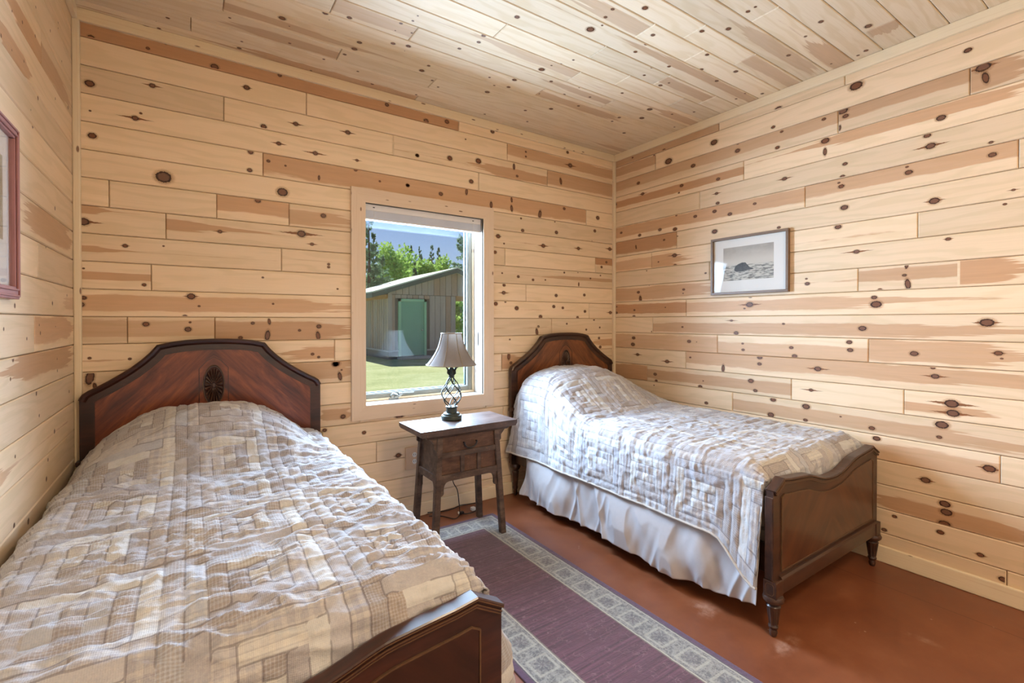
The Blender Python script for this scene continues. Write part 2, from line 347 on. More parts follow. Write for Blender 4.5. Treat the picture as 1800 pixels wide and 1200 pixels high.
# ------------------------------------------------------------------ plank walls
WOOD={'B':{'k':[(-382,2623,11,0),(-170,2640,7,0),(110,2632,16,0),(421,2678,9,0),(-98,2686,5,0),(-388,2406,16,0),(-153,2461,11,2),(257,2564,13,1),(-387,2279,4,0),(-221,2284,12,3),(-199,2313,5,0),(339,2371,13,0),(504,2424,12,2),(-380,2164,14,0),(-409,2098,4,0),(415,2293,11,2),(609,2277,12,3),(275,2218,12,0),(270,2118,11,0),(362,2185,8,0),(449,2175,5,0),(-110,2016,29,0),(433,2023,24,0),(653,1917,13,0),(-413,1757,18,2),(309,1958,13,0),(130,1768,9,2),(532,1798,20,3),(589,1743,9,2),(-262,1658,9,1),(-112,1670,4,0),(-414,1539,4,0),(-190,1472,8,0),(682,1632,7,0),(682,1615,7,0),(332,1535,5,0),(733,1487,5,0),(-414,1402,9,0),(-423,1370,11,0),(2,1421,16,1),(383,1390,5,0),(36,1371,5,0),(-25,1317,9,1),(-184,1278,12,0),(-12,1251,13,0),(-3,1287,5,0),(282,1282,8,0),(520,1240,7,0),(626,1262,12,0),(621,1207,15,-1),(354,1213,17,-1),(363,1291,10,-1),(223,1203,9,0),(-395,1119,6,0),(-247,1109,6,0),(590,1100,8,0),(624,1081,7,0),(-394,1028,21,-1),(-377,986,9,-1),(726,1039,18,0),(796,2440,13,2),(851,2281,8,2),(1245,2389,8,0),(842,2220,8,1),(1178,2180,9,0),(993,2176,6,0),(629,2137,8,-1),(1040,2670,11,0),(1308,2630,15,0),(1462,2661,14,0),(1829,2676,14,0),(1245,2388,11,0),(1484,2416,16,0),(1607,2572,5,0),(1652,2283,15,0),(1711,2439,19,0),(2019,2455,13,-1),(2129,2588,7,0),(2129,2552,7,0),(2576,2566,17,2),(2547,2667,11,0),(2048,2389,9,0),(2476,2421,15,-1),(1178,2180,11,0),(1416,2160,13,0),(1614,2205,13,-1),(1818,2140,14,-1),(1998,2203,11,-1),(1998,2139,14,-1),(2264,2127,19,-1),(2512,2205,11,0),(2886,2176,16,0),(2084,2074,7,0),(2099,1984,12,0),(2431,2004,13,0),(2852,2061,12,0),(2819,1970,5,0),(2415,2087,5,0),(1878,1918,15,1),(2298,1885,15,2),(2666,1896,13,2),(3031,1922,15,2),(1930,1869,6,0),(1851,1799,12,0),(2990,1804,10,0),(2932,1759,10,0),(1913,1649,6,0),(2059,1631,10,0),(2198,1613,9,0),(2319,1618,6,0),(2513,1687,7,0),(2661,1695,4,0),(2919,1685,6,0),(2670,1599,9,-1),(2802,1654,7,0),(1930,1561,11,0),(1927,1504,13,2),(2429,1499,12,0),(2733,1512,11,0),(1857,1421,14,0),(1942,1437,7,0),(2044,1391,15,0),(2404,1410,12,0),(2498,1401,10,0),(2740,1375,11,0),(2271,1328,14,0),(2658,1324,11,0),(3039,1368,13,2),(2250,1251,9,0),(2235,1209,16,-1),(2541,1272,7,0),(2755,1222,8,0),(2912,1239,7,0),(2844,1305,8,0),(2903,1148,10,0),(2917,1071,12,0),(1981,1156,6,0),(1972,1029,16,-1),(1992,980,10,0),(719,1035,16,0),(745,960,15,-1),(755,998,5,0),(763,714,13,0),(656,645,11,0),(986,154,16,0),(1119,674,18,1),(890,600,11,0),(1111,423,15,1),(1753,322,16,0)],'b':[(150,2419),(561,2545),(335,2158),(-321,1897),(116,1897),(467,1899),(-102,1768),(427,1639),(-162,1507),(-256,1247),(105,1256),(715,1120),(1082,2413),(1554,2643),(1080,2410),(1959,2540),(2340,2414),(1714,2292),(2755,2173),(1939,1770),(2862,1785),(2132,1511),(2788,1381),(2384,1245),(1910,1016),(969,424),(1925,604)],'h':[(-434,2615,1524,2658,0.5,1.2),(342,2169,2739,2179,0.85,1.0),(122,1923,457,1921,0.6,1.0),(472,1891,812,1887,0.6,0.8),(-435,1814,-345,1821,0.3,1.0),(-93,1773,200,1786,0.4,1.0),(432,1626,811,1632,0.55,0.9),(-433,1629,-311,1635,0.2,1.0),(-434,1504,-163,1510,0.25,1.0),(-434,1383,811,1377,0.55,0.9),(-435,1268,-258,1258,0.6,0.7),(-249,1260,102,1253,0.6,0.7),(111,1255,810,1226,0.75,1.0),(459,1109,712,1102,0.5,1.0),(718,1122,810,1119,0.6,0.8),(-430,1012,-307,985,0.5,0.8),(456,1017,808,986,0.7,0.8),(635,740,808,721,0.5,0.9),(1706,2416,2335,2383,0.5,1.0),(1967,2549,3063,2600,0.55,0.9),(2345,2410,3063,2456,0.75,0.9),(1849,1357,2784,1362,0.75,1.3),(1842,1239,2380,1235,0.65,1.0),(2865,1805,3065,1803,0.4,1.3),(2321,1646,3065,1647,0.2,0.9),(2835,1112,3066,1106,0.4,1.0),(1912,995,2088,986,0.8,1.0),(1920,1200,1921,1200,0.1,0.0)]},'R':{'k':[(2749,2667,6,0),(2430,2634,11,0),(2420,2689,4,0),(2524,2624,6,0),(2387,2536,23,0),(1999,2562,19,0),(1585,2530,9,0),(2687,2439,11,0),(2168,2442,13,0),(1823,2451,13,0),(1821,2499,7,0),(1532,2484,7,0),(1558,2392,10,0),(2641,2340,11,2),(2267,2319,11,0),(1966,2294,10,0),(2939,2313,9,0),(1978,2195,9,2),(1969,2125,10,0),(2290,2270,6,0),(1993,2072,11,0),(2149,2065,10,0),(1877,2031,11,0),(1703,2067,8,0),(2313,2102,6,0),(2875,2056,9,0),(2672,2005,11,0),(2467,2018,11,0),(2325,1999,13,0),(2302,1942,4,0),(2426,1931,7,0),(1992,1929,15,0),(1547,1885,8,0),(1514,2184,11,2),(2710,1912,9,-1),(2329,1799,14,2),(2480,1764,5,0),(2323,1720,11,1),(2598,1704,4,0),(2062,1640,6,0),(2571,1587,6,0),(2684,1533,10,0),(2662,1474,17,-1),(2246,1532,8,0),(2251,1503,4,0),(1735,1403,17,2),(1730,1457,9,1),(1770,1378,5,0),(2928,1367,9,0),(2925,1419,5,0),(2726,1386,7,0),(2413,1401,4,0),(2731,1331,11,0),(1863,1297,7,3),(2256,1249,6,0),(1828,1212,12,0),(2540,1209,7,0),(2734,1152,12,0),(2742,1098,14,0),(2198,1142,11,0),(2134,1140,3,0),(1782,1142,6,0),(1779,1100,8,0),(2692,1015,11,2),(2395,978,13,2),(2187,1023,6,0),(1923,963,15,-1),(1665,1056,12,0),(1667,1013,10,0),(2510,868,11,0),(2499,817,9,0),(2079,859,4,0),(2103,814,12,0),(1724,896,14,0),(1694,835,10,0),(2521,778,4,0),(1292,2478,8,0),(1180,2456,11,0),(1209,2399,9,-1),(1284,2349,16,0),(1285,2285,13,-1),(1182,2186,9,0),(765,2299,14,0),(818,2229,11,0),(805,2173,15,2),(1194,2119,8,1),(1200,2063,11,0),(1212,2086,5,0),(892,2063,12,0),(899,2093,5,0),(582,2064,11,0),(587,2123,6,1),(1184,1939,14,0),(789,1894,16,1),(513,1886,5,2),(1215,1834,13,0),(540,1827,5,0),(735,1696,8,1),(1123,1681,11,3),(898,1583,10,-1),(1383,1549,5,0),(1378,1519,10,0),(907,1532,7,0),(893,1485,16,-1),(1039,1422,10,0),(1030,1384,19,0),(1013,1463,7,1),(1093,1253,14,0),(596,1286,19,1),(1516,1276,6,0),(1469,1129,9,0),(1156,1174,11,0),(1151,1130,11,0),(1449,1078,11,0),(865,1126,13,0),(557,1145,11,1),(546,1121,4,0),(1318,1010,14,2),(790,1059,7,0),(781,1017,12,2),(1354,879,9,3),(718,889,20,2),(713,843,18,2),(1578,791,13,0),(1382,776,16,0),(1592,692,15,0),(1385,694,9,0),(1197,746,4,0),(1046,708,11,0),(754,779,19,0),(764,716,8,0),(1024,656,13,0),(2053,702,10,0),(584,605,17,1),(816,487,15,1),(741,390,16,0),(735,351,17,0),(742,290,17,0),(943,259,8,0),(988,172,9,0),(757,244,11,0),(612,190,10,1),(535,108,12,0),(1553,2633,16,1),(1129,2606,23,0),(669,2587,11,0),(1194,2490,18,0),(615,2482,20,1),(607,2430,16,-1)],'b':[(1962,2667),(2513,2563),(1780,2311),(2114,2175),(2312,1908),(2550,1773),(2031,1647),(2225,1388),(2537,1252),(1968,1131),(2228,1000),(2593,864),(1393,2057),(498,2065),(854,1797),(696,1560),(1115,1532),(696,1534),(1064,1134),(1467,869),(906,872),(1853,743),(548,610),(525,128),(1185,2685),(661,2462),(1218,2455)],'h':[(2942,2607,2514,2564,0.5,0.9),(2942,2677,1964,2663,0.55,0.8),(2942,2453,1222,2472,0.55,0.8),(2942,2314,1784,2297,0.4,1.2),(2941,2049,1442,2075,0.6,1.0),(2941,1946,2315,1943,0.85,1.2),(1776,2321,1573,2298,0.3,1.0),(1215,2481,664,2463,0.5,0.9),(657,2455,483,2445,0.95,0.9),(1347,2334,482,2339,0.45,1.0),(1382,2085,500,2074,0.6,0.9),(2937,1776,2552,1768,0.6,0.8),(2547,1772,2280,1763,0.7,1.0),(2936,1512,2012,1535,0.75,0.9),(2929,1387,2229,1405,0.55,1.3),(2222,1383,843,1411,0.5,0.9),(2530,1246,523,1243,0.5,0.9),(2936,1128,1971,1122,0.8,0.8),(1964,1093,1065,1118,0.6,0.8),(2226,1018,475,1024,0.65,0.9),(2928,854,2595,868,0.95,1.1),(2583,864,1470,870,0.5,0.9),(1462,1542,1117,1537,0.8,0.8),(1110,1547,698,1534,0.45,0.9),(692,1529,478,1523,0.8,1.1),(1054,1140,475,1138,0.8,0.9),(1849,716,473,735,0.5,0.8),(895,851,564,856,0.3,1.0),(1109,560,551,579,0.75,0.7),(999,326,471,333,0.55,1.0)]},'L':{'k':[(2056,2235,4,0),(2164,2258,5,0),(2318,2290,5,0),(2328,2396,4,0),(2536,2418,5,0),(2671,2519,4,0),(2670,2495,4,0),(2734,2390,4,0),(1952,2110,5,0),(2051,2115,3,0),(2178,2139,4,0),(2347,2085,7,0),(2611,2185,5,0),(2254,2009,3,0),(2852,2237,8,0),(2592,1742,7,0),(2443,1571,6,0),(2275,1961,7,0),(2540,1361,7,0),(2060,1340,7,0),(2537,1363,6,0),(2802,1405,5,0),(1954,1270,5,0),(2186,1235,5,0),(2342,1279,4,0),(2356,1250,6,0),(2588,1271,3,0),(2038,1179,9,0),(2012,1120,5,0),(2610,1141,4,0),(2613,1093,5,0),(2297,1041,7,0),(2332,958,5,0),(2557,859,8,0),(2052,879,5,0),(2451,772,6,0),(2426,707,8,0),(2036,672,8,0),(2187,633,9,0),(2833,982,6,0)],'b':[(2399,2248),(2330,1509),(2279,1268)],'h':[(2030,2227,2404,2270,0.5,1.0),(1942,2104,2240,2124,0.45,1.0),(2416,2245,2858,2297,0.6,0.8),(2182,1651,2876,1648,0.7,0.9),(2284,1275,2878,1249,0.7,0.9),(2037,1158,2874,1128,0.6,1.0)]},'C':{'k':[(-85,2809,7,0),(-133,2875,3,0),(-124,2933,7,0),(160,2642,5,0),(225,2830,5,0),(219,2906,9,0),(198,2954,4,0),(368,2505,14,0),(407,2553,3,0),(530,2350,11,0),(557,2393,2,0),(633,2321,10,0),(433,2708,6,0),(615,2767,6,0),(732,2497,11,0),(727,2572,13,0),(698,2654,8,0),(880,2408,10,0),(955,2386,11,0),(898,2125,4,0),(893,2174,5,0),(853,2225,7,0),(850,2295,3,0),(926,2268,5,0),(1123,2504,8,0),(1112,2575,13,0),(808,2791,6,0),(924,2889,8,0),(582,2933,5,0),(890,2967,7,0),(1209,2644,7,0),(1273,2699,6,0),(1200,2868,6,0),(955,2439,2,0),(1293,1869,11,0),(1244,2148,9,0),(1236,2085,10,0),(1188,2256,8,0),(1476,2421,6,0),(1615,2362,12,0),(1634,2455,10,0),(1550,2486,6,0),(1558,2583,13,0),(1649,1744,19,0),(1674,1688,5,0),(1642,1634,8,0),(1628,1574,8,0),(1678,2177,16,0),(1698,2112,5,0),(1733,2071,6,0),(1763,2000,6,0),(1809,2253,9,0),(2001,2216,4,0),(2142,2269,7,0),(1981,2336,8,0),(1840,2417,7,0),(2166,2405,8,0),(2041,2543,12,0),(1910,2661,9,0),(1709,2869,7,0),(2534,2453,8,0),(2028,2801,7,0),(2041,2950,7,0),(1746,1484,13,0),(1943,1601,10,0),(1986,1753,9,0),(1978,1673,9,0),(2258,1746,9,0),(2188,1810,6,0),(2218,1890,7,0),(2395,1915,11,0),(2413,1866,6,0),(2120,1443,11,0),(2212,1358,12,0),(2631,1689,10,0),(2164,1231,9,0),(2161,1194,6,0),(2330,1553,10,0),(2624,1564,12,0),(3018,1621,9,0),(2274,2115,8,0),(2604,2171,16,0),(2795,2135,7,0),(2669,2296,15,0),(2529,2379,10,0),(2994,2265,6,0),(2767,2553,11,0),(2890,2026,7,0),(2925,1680,6,0),(2948,1754,7,0),(2439,1662,10,0),(2595,1174,7,0),(2703,1309,10,0),(2530,1075,11,0),(2760,961,15,0),(2999,1054,10,0),(2990,1217,5,0),(3017,1097,7,0)],'b':[(6,2802),(130,2556),(548,2284),(937,2273),(673,2673),(1223,2691),(1218,2927),(1286,2003),(1821,1864),(1887,2120),(2307,2269),(1835,2417),(1883,1599),(2093,1462),(2281,1600),(2548,1467),(2155,2003),(2350,1871),(2663,2009),(2808,1871),(2252,1211),(2809,928)],'h':[(191,2554,703,2562,0.4,0.9),(201,2691,675,2692,0.5,0.9),(561,2275,925,2251,0.65,0.7),(220,2946,1215,2938,0.6,1.2),(1839,2386,2542,2439,0.5,0.9),(1289,2117,1878,2110,0.5,0.7),(1818,2258,2303,2261,0.35,0.9),(1972,1736,3047,1680,0.4,1.0),(2028,1332,2563,1317,0.4,0.9),(2364,1861,2795,1860,0.5,0.9),(2690,2155,3050,2138,0.5,0.9),(1443,1669,1883,1543,0.6,0.8),(2685,1204,3057,1164,0.7,1.0),(2254,1325,3002,1304,0.5,0.7),(2871,955,2902,887,0.95,0.9),(2542,1493,3051,1412,0.5,0.8)]}}
MAPW = {'B': lambda s, t, n: (s, YB-n, t), 'R': lambda s, t, n: (XR-n, s, t),
        'L': lambda s, t, n: (XL+n, s, t), 'C': lambda s, t, n: (s, t, HC-n)}
# decoded measurements (millimetres on each surface): k knots (along, across, radius, tail), b butt joints,
# h heartwood bands (along0, across0, along1, across1, share of board, strength)
TAIL = {0: 1.6, 1: 2.6, 2: 4.6, 3: 7.0, -1: 1.3}
ELL = {'B': 1.2, 'R': 1.45, 'L': 1.0, 'C': 1.15}
def plank(parent, w, s0, s1, t0, t1, knots, heart, mat, rnd, gs=0.0012, gt=0.0012, ch=0.0038):
    """one tongue-and-groove board with chamfered edges; knots are inlaid figures on its face"""
    mp = MAPW[w]
    a0, a1, b0, b1 = s0+gs, s1-gs, t0+gt, t1-gt
    ring = lambda i, n: [(a0+i, b0+i, n), (a1-i, b0+i, n), (a1-i, b1-i, n), (a0+i, b1-i, n)]
    V = ring(ch, 0.0) + ring(0.0, -ch) + ring(0.0, -0.018)
    F = [(0,1,2,3)]
    for k in range(4):
        j = (k+1) % 4
        F.append((k, k+4, j+4, j)); F.append((k+4, k+8, j+8, j+4))
    nF = len(F); uvk = {}; tones = {}
    for (ks, kt, kr, tl) in knots:
        el = ELL[w]
        if tl == -1: hu, hv, su, sv = kr*1.3, kr*2.9, kr*0.8, kr*1.75
        else: hu, hv, su, sv = kr*el*TAIL[tl], kr*1.6, kr*el, kr
        q0, q1 = max(ks-hu, a0+ch), min(ks+hu, a1-ch); p0, p1 = max(kt-hv, b0+ch), min(kt+hv, b1-ch)
        if q1-q0 < 0.002 or p1-p0 < 0.002: continue
        i = len(V); sk = rnd.uniform(-0.35, 0.35) if tl == -1 else 0.0
        for (x, y) in ((q0,p0),(q1,p0),(q1,p1),(q0,p1)):
            V.append((x, y, 0.0004)); uvk[len(V)-1] = ((x-ks)/su + sk*(y-kt)/sv, (y-kt)/sv)
        F.append((i, i+1, i+2, i+3)); tones[len(F)-1] = (TAIL[tl]*0.95 if tl > 0 else 0.05, rnd.random()*0.6)
    me = bpy.data.meshes.new('plank')
    me.from_pydata([mp(*v) for v in V], [], F)
    ou, ov = rnd.uniform(0, 90), rnd.uniform(0, 90); tone = rnd.random()
    if heart:
        h0, h1, hc, hw, hs = heart; hmid, hl = (h0+h1)/2, max(0.02, abs(h1-h0)/2)
    uw = me.uv_layers.new(name='wood'); uh = me.uv_layers.new(name='heart'); ut = me.uv_layers.new(name='tone'); uk = me.uv_layers.new(name='knot')
    for p in me.polygons:
        kn = p.index >= nF
        p.material_index = 1 if kn else 0
        for li in p.loop_indices:
            vi = me.loops[li].vertex_index; s, t, n = V[vi]
            uw.data[li].uv = (s-s0+ou, t-t0+ov)
            if kn:
                uk.data[li].uv = uvk[vi]; ut.data[li].uv = tones[p.index]
            else:
                ut.data[li].uv = (tone, heart[4] if heart else 0.0)
                uh.data[li].uv = ((s-hmid)/hl, (t-hc(s))/hw) if heart else (0.0, 50.0)
    return link('plank', me, [mat, M['knot']], parent)

def plank_rows(parent, w, lo, hi, smin, smax, ph, row, mat, cut=None, extra=(), seed=1):
    rnd = random.Random(seed); D = WOOD[w]
    r0 = math.floor((lo-ph)/row); r1 = math.ceil((hi-ph)/row)
    for r in range(r0, r1):
        t0, t1 = max(lo, ph+r*row), min(hi, ph+(r+1)*row)
        if t1-t0 < 0.01: continue
        inrow = lambda t: ph+r*row <= t < ph+(r+1)*row
        cuts = sorted(s/1000 for s, t in D['b'] if inrow(t/1000))
        cuts += [c for c in extra_cuts(rnd, w, cuts, smin, smax)]
        kn = [(s/1000, t/1000, k/1000, tl) for s, t, k, tl in D['k'] if inrow(t/1000)]
        hr = [h for h in D['h'] if inrow((h[1]+h[3])/2000)]
        ed = [smin] + sorted(c for c in cuts if smin+0.06 < c < smax-0.06) + [smax]
        for s0, s1 in zip(ed, ed[1:]):
            hh = None; best = 0
            for (x0, y0, x1, y1, wd, st) in hr:
                if x0 > x1: x0, y0, x1, y1 = x1, y1, x0, y0
                x0, x1, y0, y1 = x0/1000, x1/1000, y0/1000, y1/1000
                ov = min(x1, s1)-max(x0, s0)
                if ov > best and ov > 0.3*(x1-x0):
                    best = ov
                    if x0-s0 < 0.08: x0 = s0-0.3*(s1-s0)
                    if s1-x1 < 0.08: x1 = s1+0.3*(s1-s0)
                    m = (y0+y1)/2
                    m = min(max(m, t0+wd*row*0.45), t1-wd*row*0.45)
                    hh = (x0, x1, (lambda s, m=m: m), wd*row*0.55, st)
            if hh is None and not hr and rnd.random() < (0.30 if w != 'C' else 0.15):
                m = rnd.uniform(t0+0.03, t1-0.03); a = rnd.uniform(s0, s1); b = a+rnd.uniform(0.3, 1.2)
                hh = (a, b, (lambda s, m=m: m), rnd.uniform(0.02, 0.04), rnd.uniform(0.5, 0.9))
            ks = [k for k in kn if s0 <= k[0] <= s1]
            # boards in the stretch the photograph does not reach get a few knots of their own
            u0, u1 = UNSEEN[w]
            for _ in range(int(max(0, min(s1, u1)-max(s0, u0))*3.0)):
                ks.append((rnd.uniform(max(s0,u0), min(s1,u1)), rnd.uniform(t0+0.02, t1-0.02), rnd.uniform(0.005, 0.013), rnd.choice((0,0,1,2))))
            if cut and s1 > cut[0] and s0 < cut[1] and t1 > cut[2] and t0 < cut[3]:
                if s0 < cut[0]: plank(parent, w, s0, cut[0], t0, t1, ks, hh, mat, rnd)
                if s1 > cut[1]: plank(parent, w, cut[1], s1, t0, t1, ks, hh, mat, rnd)
                m0, m1 = max(s0, cut[0]), min(s1, cut[1])
                if t0 < cut[2]-0.02: plank(parent, w, m0, m1, t0, cut[2], ks, hh, mat, rnd)
                if t1 > cut[3]+0.02: plank(parent, w, m0, m1, cut[3], t1, ks, hh, mat, rnd)
            else:
                plank(parent, w, s0, s1, t0, t1, ks, hh, mat, rnd)
UNSEEN = {'B': (9, 9), 'R': (-1.2, 0.25), 'L': (-1.2, 1.6), 'C': (9, 9)}
def extra_cuts(rnd, w, cuts, smin, smax):
    if w == 'R': return [rnd.uniform(-0.8, 0.1)]
    if w == 'L': return [rnd.uniform(-0.6, 1.2)]
    return []

# back wall: sheathing with the window opening, then boards
b = MB()
b.box(XL-0.14, OX0-0.02, YB+0.018, YB+0.14, -0.2, HC+0.1); b.box(OX1+0.02, XR+0.14, YB+0.018, YB+0.14, -0.2, HC+0.1)
b.box(OX0-0.02, OX1+0.02, YB+0.018, YB+0.14, -0.2, OZ0-0.02); b.box(OX0-0.02, OX1+0.02, YB+0.018, YB+0.14, OZ1+0.02, HC+0.1)
wall_back = struct('wall_back', b, M['sheathing'])
plank_rows(wall_back, 'B', 0.0, HC, XL, XR, PH_B, ROW, M['pine'], cut=(OX0-0.03, OX1+0.03, OZ0-0.03, OZ1+0.03), seed=11)
wall_right = struct('wall_right', MB().box(XR+0.018, XR+0.14, YF-0.1, YB+0.14, -0.2, HC+0.1), M['sheathing'])
plank_rows(wall_right, 'R', 0.0, HC, YF, YB, PH_R, ROW, M['pine'], seed=12)
wall_left = struct('wall_left', MB().box(XL-0.14, XL-0.018, YF-0.1, YB+0.14, -0.2, HC+0.1), M['sheathing'])
plank_rows(wall_left, 'L', 0.0, HC, YF, YB, PH_L, ROW, M['pine'], seed=13)
ceiling = struct('ceiling', MB().box(XL-0.14, XR+0.14, YF-0.1, YB+0.14, HC+0.018, HC+0.12), M['sheathing'])
plank_rows(ceiling, 'C', YF, YB, XL, XR, PH_C, CROW, M['pine_ceiling'], seed=14)

# plain pine for trims: object-space wood grain along the piece
def mat_trim(name, light, dark, axis):
    g = NT(name); s = g.sep(g.obj())
    al = s[axis]; ac = g.math('ADD', s[(axis+1) % 3], g.math('MULTIPLY', s[(axis+2) % 3], 1.37))
    v = g.comb(al, ac, g.math('MULTIPLY', g.rnd(), 20.0))
    fib = g.noise(g.scale(v, 4, 200, 1), 1.0, 3, 0.6); big = g.noise(g.scale(v, 1.3, 12, 1), 1.0, 3, 0.5)
    c = g.mix(big, light, dark); c = g.mix(g.math('MULTIPLY', g.step(fib, .45, .8), 0.3), c, srgb(200, 160, 112))
    vo = g.n('ShaderNodeTexVoronoi'); g.put(vo.inputs['Vector'], g.scale(v, 3.1, 8.0, 3.0)); vo.inputs['Scale'].default_value = 2.0
    kn = g.step(vo.outputs['Distance'], 0.12, 0.07)
    c = g.mix(g.math('MULTIPLY', kn, 0.85), c, srgb(112, 70, 46))
    g.bsdf(c, 0.42, g.bump(fib, 0.1, 0.002), 0.35); M[name] = g.m
mat_trim('trim_x', srgb(240, 222, 190), srgb(232, 210, 176), 0)
mat_trim('trim_y', srgb(242, 225, 194), srgb(234, 213, 180), 1)
mat_trim('trim_z', srgb(240, 222, 192), srgb(232, 211, 178), 2)
mat_trim('casing_x', srgb(228, 205, 180), srgb(217, 190, 163), 0)
mat_trim('casing_z', srgb(230, 208, 184), srgb(219, 193, 166), 2)
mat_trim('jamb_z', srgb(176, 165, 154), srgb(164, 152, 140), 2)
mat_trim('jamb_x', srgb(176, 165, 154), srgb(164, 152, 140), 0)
wall_front = struct('wall_front', MB().box(XL-0.14, XR+0.14, YF-0.12, YF, -0.2, HC+0.1), M['trim_x'])

def crown(p0, p1, d, w=0.020, h=0.058):
    """flat ceiling trim with a rounded lower edge"""
    b = MB(); x0, y0 = p0; x1, y1 = p1
    return b.box(min(x0, x1, x0+d[0]*w), max(x0, x1, x0+d[0]*w), min(y0, y1, y0+d[1]*w), max(y0, y1, y0+d[1]*w), HC-h, HC-0.0005, 0.004, 2)
struct('trim_1', crown((XL, YB), (XR, YB), (0, -1)), M['trim_x'])
struct('trim_2', crown((XR, YF), (XR, YB-0.02), (-1, 0)), M['trim_y'])
struct('trim_3', crown((XL, YF), (XL, YB-0.02), (1, 0)), M['trim_y'])
struct('trim_4', MB().box(XL, XL+0.028, YB-0.026, YB, 0.0, HC-0.058, 0.006, 2), M['trim_z'])
struct('trim_5', MB().box(XR-0.024, XR, YB-0.026, YB, 0.0, HC-0.058, 0.006, 2), M['trim_z'])
BH = 0.088
def baseb(a, ax):
    b = MB()
    b.box(*a, 0.0005, BH, 0.006, 2); return b
struct('baseboard_back', MB().box(XL+0.03, XR-0.03, YB-0.018, YB, 0.0005, BH, 0.006, 2), M['trim_x'])
struct('baseboard_right', MB().box(XR-0.018, XR, YF, YB-0.03, 0.0005, BH, 0.006, 2), M['trim_y'])
struct('baseboard_left', MB().box(XL, XL+0.018, YF, YB-0.03, 0.0005, BH, 0.006, 2), M['trim_y'])

# floor: stained, sealed concrete with one saw-cut line
g = NT('stained_concrete'); o_ = g.obj(); s_ = g.sep(o_)
n1 = g.noise(o_, 1.6, 5, 0.6); n2 = g.noise(o_, 9.0, 5, 0.65); n3 = g.noise(o_, 60.0, 3, 0.6)
c_ = g.ramp(g.math('ADD', g.math('MULTIPLY', n1, 0.7), g.math('MULTIPLY', n2, 0.3)), [(0.30, srgb(104, 56, 36)), (0.52, srgb(128, 74, 47)), (0.72, srgb(148, 94, 66))])
vo = g.n('ShaderNodeTexVoronoi'); g.put(vo.inputs['Vector'], o_); vo.inputs['Scale'].default_value = 9.0
chip = g.step(vo.outputs['Distance'], 0.045, 0.02)
c_ = g.mix(g.math('MULTIPLY', chip, 0.5), c_, srgb(205, 180, 160))
def scuff(x, y, ax, ay, r):
    dx = g.math('DIVIDE', g.math('SUBTRACT', s_[0], x), ax); dy = g.math('DIVIDE', g.math('SUBTRACT', s_[1], y), ay)
    d = g.math('SQRT', g.math('ADD', g.math('MULTIPLY', dx, dx), g.math('MULTIPLY', dy, dy)))
    return g.math('MULTIPLY', g.step(d, 1.0, 0.2), g.step(n2, 0.42, 0.70))
sc_ = g.math('MAXIMUM', scuff(1.90, 1.27, 0.09, 0.10, 1), g.math('MAXIMUM', scuff(2.46, 0.68, 0.03, 0.10, 1), scuff(1.96, 0.95, 0.16, 0.05, 1)))
c_ = g.mix(g.math('MULTIPLY', sc_, 0.40), c_, srgb(205, 175, 155))
ln = g.step(g.math('ABSOLUTE', g.math('SUBTRACT', s_[0], 2.803)), 0.004, 0.0015)
c_ = g.mix(g.math('MULTIPLY', ln, 0.5), c_, srgb(70, 30, 18))
g.bsdf(c_, g.math('ADD', 0.26, g.math('MULTIPLY', n2, 0.22)), g.bump(n2, 0.06, 0.003), 0.5); M['floor'] = g.m
struct('floor', MB().box(XL-0.14, XR+0.14, YF-0.12, YB+0.14, -0.2, 0.0), M['floor'])

# ------------------------------------------------------------------ window
mat_plain('sash_grey', (132, 130, 120), 0.45); mat_plain('sash_teal', (70, 88, 90), 0.4); mat_plain('sash_white', (190, 200, 206), 0.4)
mat_plain('blind_white', (232, 228, 226), 0.5, var=0.03); mat_plain('blind_grey', (216, 219, 230), 0.55, var=0.04)
mat_plain('metal_grey', (150, 152, 150), 0.3, metal=0.8); mat_plain('black_plastic', (26, 24, 24), 0.4)
g = NT('window_glass')
tr = g.n('ShaderNodeBsdfTransparent'); tr.inputs[0].default_value = (0.95, 0.98, 0.97, 1)
gl = g.n('ShaderNodeBsdfGlossy'); gl.inputs['Roughness'].default_value = 0.0
mx = g.n('ShaderNodeMixShader'); g.put(mx.inputs[0], g.schlick(0.028))
g.t.links.new(tr.outputs[0], mx.inputs[1]); g.t.links.new(gl.outputs[0], mx.inputs[2]); g.t.links.new(mx.outputs[0], g.out.inputs[0]); M['glass'] = g.m

win = bpy.data.objects.new('window_1', None); COL.objects.link(win); win['kind'] = 'structure'; win['label'] = 'pine-trimmed casement window in the back wall looking out on the shed'
def part(name, mb, mat, parent, **kw): return mb.build(name, mat, parent, **kw)
CW, Y0, Y1 = 0.087, YB-0.021, YB
def mitre(name, pts, mat):
    part(name, MB().prism(pts, Y0, Y1), mat, win)
A = (OX0-CW, OZ0-CW, OX1+CW, OZ1+CW)
mitre('casing', [(A[0],A[3]),(A[2],A[3]),(OX1,OZ1),(OX0,OZ1)], M['casing_x'])
mitre('casing', [(A[0],A[1]),(OX0,OZ0),(OX1,OZ0),(A[2],A[1])], M['casing_x'])
mitre('casing', [(A[0],A[1]),(A[0],A[3]),(OX0,OZ1),(OX0,OZ0)], M['casing_z'])
mitre('casing', [(A[2],A[1]),(OX1,OZ0),(OX1,OZ1),(A[2],A[3])], M['casing_z'])
JY = 3.10
part('jamb', MB().box(OX1, OX1+0.018, Y0+0.002, JY+0.05, OZ0, OZ1, 0.002), M['jamb_z'], win)
part('jamb', MB().box(OX0-0.018, OX0, Y0+0.002, JY+0.05, OZ0, OZ1, 0.002), M['jamb_z'], win)
part('head_jamb', MB().box(OX0-0.018, OX1+0.018, Y0+0.002, JY+0.05, OZ1, OZ1+0.018, 0.002), M['jamb_x'], win)
